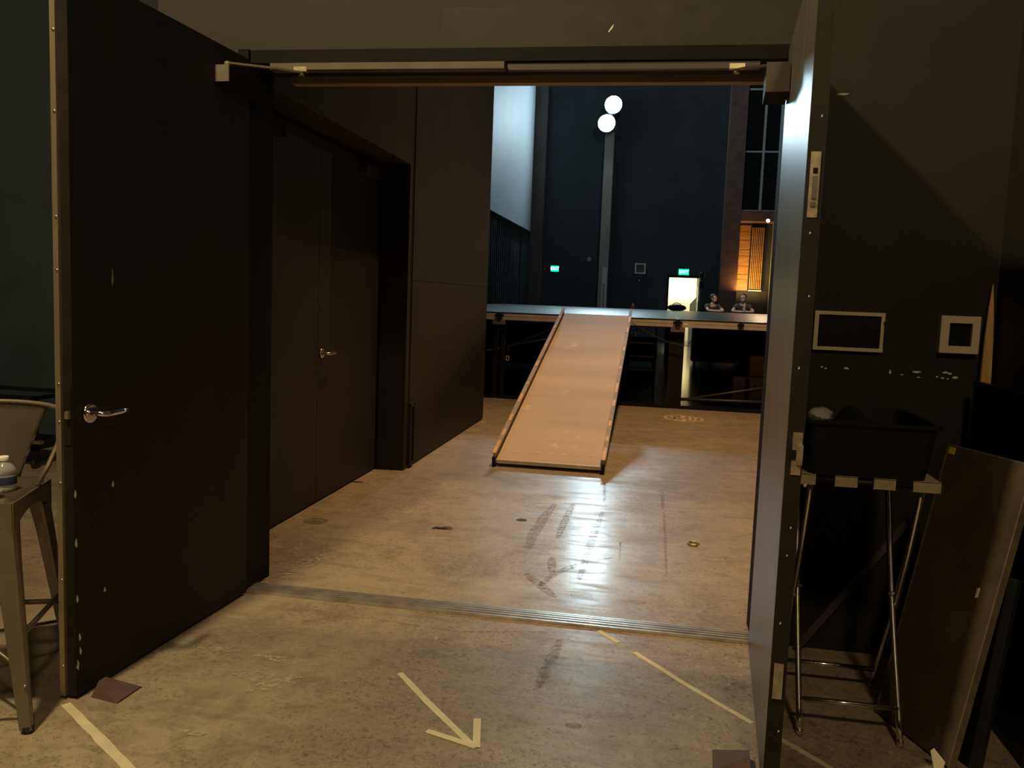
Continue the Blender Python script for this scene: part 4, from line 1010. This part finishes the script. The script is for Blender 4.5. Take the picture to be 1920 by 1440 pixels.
# under the stage: cases
bm = NB(); bx(bm, 1.06, 1.70, 12.35, 12.95, 0, .42); bevel(bm, .015)
pc_ = thing('steel_case', 'pale dented case with round holes lying under the stage', 'case', (1.2, 12.6, 0))
obj('body', bm, 'pale_steel', pc_)
for x, z, s in ((1.12, .20, .022), (1.47, .34, .022), (1.50, .20, .026), (1.36, .30, .02)):
    bm = NB(); lathe(bm, (x, 12.351, z), [(s, 0), (s, -.004)], 14, 'y'); obj('hole', bm, 'black_glass', pc_)
bm = NB(); bx(bm, 1.22, 1.28, 12.34, 12.35, .02, .40); obj('band', bm, 'black_metal', pc_)
bm = NB(); bx(bm, 1.28, 1.80, 12.40, 12.85, .42, .72); bevel(bm, .006)
cb = tag(obj('cardboard_box', bm, 'cardboard'), 'brown cardboard box on top of the pale case under the stage', 'box')
for k, (x, y, w_, d_, h_, lab) in enumerate(((2.0, 16.0, 1.2, .8, .95, 'black road case deep under the stage beside the legs'), (1.55, 20.5, 1.6, .8, 1.0, 'black road case under the stage below the leaning people'), (-2.6, 17.5, 1.6, .9, .9, 'black road case deep under the stage left of the ramp'), (-.45, 19.5, .8, .6, .62, 'low black road case under the stage behind the ramp'))):
    t_ = thing('road_case', lab, 'case', (x, y, 0))
    bm = NB(); bx(bm, x - w_ / 2, x + w_ / 2, y - d_ / 2, y + d_ / 2, .10, h_); bevel(bm, .012); obj('body', bm, 'black_plastic', t_)
    for sx in (-1, 1):
        for sy in (-1, 1):
            bm = NB(); lathe(bm, (x + sx * (w_ / 2 - .08), y + sy * (d_ / 2 - .08), .05), [(.05, -.02), (.05, .02)], 14, 'x'); obj('caster', bm, 'rubber_black', t_)
    bm = NB(); bx(bm, x - w_ / 2 - .004, x + w_ / 2 + .004, y - d_ / 2 - .004, y + d_ / 2 + .004, h_ * .62, h_ * .62 + .03); obj('metal_band', bm, 'black_metal', t_)
ld = thing('step_ladder', 'short pale step ladder standing under the stage right of the ramp', 'ladder', (-.28, 14.2, 0))
for sx in (-.22, .22):
    bm = NB(); bx(bm, -.28 + sx - .015, -.28 + sx + .015, 14.17, 14.23, 0, 1.0); obj('rail', bm, 'black_metal', ld)
for z in (.30, .52, .74, .92):
    bm = NB(); bx(bm, -.485, -.075, 14.16, 14.24, z, z + .018); obj('rung', bm, 'aluminium', ld)

# ================================================================== PEOPLE leaning on the far stage edge
def skin_mesh(nodes, edges, voxel=None, extra=None):
    me = bpy.data.meshes.new('sk')
    names = list(nodes); me.from_pydata([nodes[k][0] for k in names], [(names.index(a), names.index(c)) for a, c in edges], [])
    o = bpy.data.objects.new('sk', me); COL.objects.link(o)
    sk = o.modifiers.new('s', 'SKIN'); sk.use_smooth_shade = True
    if not me.skin_vertices: pass
    bpy.context.view_layer.update()
    for i, k in enumerate(names):
        rr_ = nodes[k][1]; rr_ = rr_ if isinstance(rr_, tuple) else (rr_, rr_)
        me.skin_vertices[0].data[i].radius = rr_; me.skin_vertices[0].data[i].use_root = (i == 0)
    sb_ = o.modifiers.new('u', 'SUBSURF'); sb_.levels = 1; sb_.render_levels = 1
    dg = bpy.context.evaluated_depsgraph_get(); m2 = bpy.data.meshes.new_from_object(o.evaluated_get(dg))
    bm = NB(); bm.from_mesh(m2); bpy.data.objects.remove(o)
    if extra:
        extra(bm)
    if voxel:
        m3 = bpy.data.meshes.new('rm'); bm.to_mesh(m3); bm.free()
        o3 = bpy.data.objects.new('rm', m3); COL.objects.link(o3)
        rm = o3.modifiers.new('r', 'REMESH'); rm.mode = 'VOXEL'; rm.voxel_size = voxel
        sm = o3.modifiers.new('sm', 'SMOOTH'); sm.factor = .5; sm.iterations = 2
        dg = bpy.context.evaluated_depsgraph_get(); m4 = bpy.data.meshes.new_from_object(o3.evaluated_get(dg))
        bm = NB(); bm.from_mesh(m4); bpy.data.objects.remove(o3)
    for fc in bm.faces: fc.smooth = True
    return bm
def person(x, y, rot, head_yaw, lab, scale, arms, paper=False):
    root = thing('person', lab, 'person', (x, y, 0))
    Rz = Matrix.Rotation(rot, 3, 'Z')
    def W(px, py, pz):        # local frame: facing -Y
        q = Rz @ V((px * scale, py * scale, 0)); return V((x + q.x, y + q.y, pz * scale))
    hip = .93
    N = {'pelvis': (W(0, .10, hip), (.14, .10)), 'waist': (W(0, .06, hip + .16), (.135, .095)), 'chest': (W(0, -.02, 1.27), (.155, .11)), 'upper': (W(0, -.06, 1.40), (.12, .08)),
         'neck': (W(0, -.09, 1.475), .055), 'headb': (W(0, -.11, 1.54), .05)}
    Ed = [('pelvis', 'waist'), ('waist', 'chest'), ('chest', 'upper'), ('upper', 'neck'), ('neck', 'headb')]
    for s, nm in ((-1, 'l'), (1, 'r')):
        el, wrp = arms[nm]
        N['sh' + nm] = (W(s * .17, -.05, 1.385), .062); Ed.append(('upper', 'sh' + nm))
        N['el' + nm] = (W(*el), .042); N['wr' + nm] = (W(*wrp), .030); Ed += [('sh' + nm, 'el' + nm), ('el' + nm, 'wr' + nm)]
        dvec = (V(wrp) - V(el)).normalized(); dvec.z = 0; pv = V(wrp) + dvec * .06; side = V((-dvec.y, dvec.x, 0))
        N['pa' + nm] = (W(*pv), (.038, .018)); Ed.append(('wr' + nm, 'pa' + nm))
        for k in range(4):
            off = side * (k - 1.5) * .020; ln = (.062, .075, .070, .055)[k]
            a = pv + off + dvec * .03; c = a + dvec * ln * .55 + V((0, 0, .004)); e = a + dvec * ln + V((0, 0, -.008))
            N[f'f{nm}{k}a'] = (W(*a), .010); N[f'f{nm}{k}b'] = (W(*c), .009); N[f'f{nm}{k}c'] = (W(*e), .008)
            Ed += [('pa' + nm, f'f{nm}{k}a'), (f'f{nm}{k}a', f'f{nm}{k}b'), (f'f{nm}{k}b', f'f{nm}{k}c')]
        a = pv - side * s * .045; c = a + dvec * .035 - side * s * .012
        N[f't{nm}a'] = (W(*a), .011); N[f't{nm}b'] = (W(*c), .010); Ed += [('pa' + nm, f't{nm}a'), (f't{nm}a', f't{nm}b')]
        N['hp' + nm] = (W(s * .09, .10, hip - .06), .095); N['kn' + nm] = (W(s * .11, .08, .50), .062); N['an' + nm] = (W(s * .12, .13, .09), .042); N['to' + nm] = (W(s * .14, -.03, .042), .036)
        Ed += [('pelvis', 'hp' + nm), ('hp' + nm, 'kn' + nm), ('kn' + nm, 'an' + nm), ('an' + nm, 'to' + nm)]
    hc = W(0, -.125, 1.615); Rh = Matrix.Rotation(rot + head_yaw, 3, 'Z')
    def HD(px, py, pz): return hc + (Rh @ V((px, py, pz))) * scale
    def head(bm):
        ell(bm, HD(0, .01, .02), (.078 * scale, .098 * scale, .105 * scale), 3, Rh)
        ell(bm, HD(0, -.025, -.05), (.060 * scale, .068 * scale, .070 * scale), 3, Rh)       # jaw
        ell(bm, HD(0, -.098, -.010), (.014 * scale, .020 * scale, .026 * scale), 2, Rh)      # nose
        ell(bm, HD(0, -.086, -.062), (.026 * scale, .012 * scale, .010 * scale), 2, Rh)      # lips
        ell(bm, HD(0, -.078, .035), (.055 * scale, .016 * scale, .010 * scale), 2, Rh)       # brow
        for s in (-1, 1): ell(bm, HD(s * .080, .015, -.005), (.012 * scale, .022 * scale, .032 * scale), 2, Rh)
    bm = skin_mesh(N, Ed, .0085, head); zm = min(v.co.z for v in bm.verts)
    for v in bm.verts: v.co.z -= zm if v.co.z < .3 else 0
    body = obj('body', bm, 'skin', root)
    for s in (-1, 1):
        bm = NB(); ell(bm, HD(s * .030, -.086, .012), (.011 * scale, .007 * scale, .007 * scale), 2, Rh); obj('eye', bm, 'eye', root)
    bm = NB(); vv = ell(bm, HD(0, .022, .035), (.086 * scale, .104 * scale, .105 * scale), 3, Rh)
    kill = [v for v in bm.verts if ((Rh.transposed() @ (v.co - hc)) / scale).y < -.045 and ((Rh.transposed() @ (v.co - hc)) / scale).z < .085 or ((Rh.transposed() @ (v.co - hc)) / scale).z < -.045]
    bmesh.ops.delete(bm, geom=kill, context='VERTS'); bmesh.ops.solidify(bm, geom=bm.faces[:], thickness=.006); obj('hair', bm, 'hair', root)
    SH = {k: (N[k][0], tuple(q + .05 for q in N[k][1])) for k in ('pelvis', 'waist', 'chest', 'upper')}
    SE = [('pelvis', 'waist'), ('waist', 'chest'), ('chest', 'upper')]
    SH['col'] = (N['upper'][0].lerp(N['neck'][0], .55), .062); SE.append(('upper', 'col'))
    for nm in 'lr':
        SH['sh' + nm] = (N['sh' + nm][0], .088); SH['sl' + nm] = (N['sh' + nm][0].lerp(N['el' + nm][0], .62), .064); SE += [('upper', 'sh' + nm), ('sh' + nm, 'sl' + nm)]
    obj('t_shirt', skin_mesh(SH, SE), 'shirt_dark', root)
    TR = {'pelvis': (N['pelvis'][0] - V((0, 0, .01)), (.152, .112))}; TE = []
    for nm in 'lr':
        for k, rr_ in (('hp', .108), ('kn', .078), ('an', .06)): TR[k + nm] = (N[k + nm][0], rr_)
        TE += [('pelvis', 'hp' + nm), ('hp' + nm, 'kn' + nm), ('kn' + nm, 'an' + nm)]
    obj('trousers', skin_mesh(TR, TE), 'jeans', root)
    return root, W
s1, s2 = .985, 1.01
za1, za2 = (ZT + .045) / s1, (ZT + .045) / s2
person(1.43, 25.42, math.radians(18), math.radians(38), 'dark-shirted person leaning on the stage and turned towards the other person', s1,
       {'l': ((-.24, -.33, za1), (.02, -.46, za1 - .01)), 'r': ((.25, -.30, za1), (.03, -.36, za1))})
person(2.30, 25.42, math.radians(-4), math.radians(-22), 'dark-shirted person leaning on the stage holding a white paper', s2,
       {'l': ((-.29, -.34, za2), (-.05, -.47, za2)), 'r': ((.30, -.34, za2), (.07, -.47, za2))})
bm = NB(); ob(bm, (2.29, 24.80, ZT + .10), (1, .1, .2), (.1, 1, .4), (-.2, -.4, 1), (.035, .004, .07)); tag(obj('paper_slip', bm, 'paper'), 'small white paper held by the person on the right of the stage', 'paper')
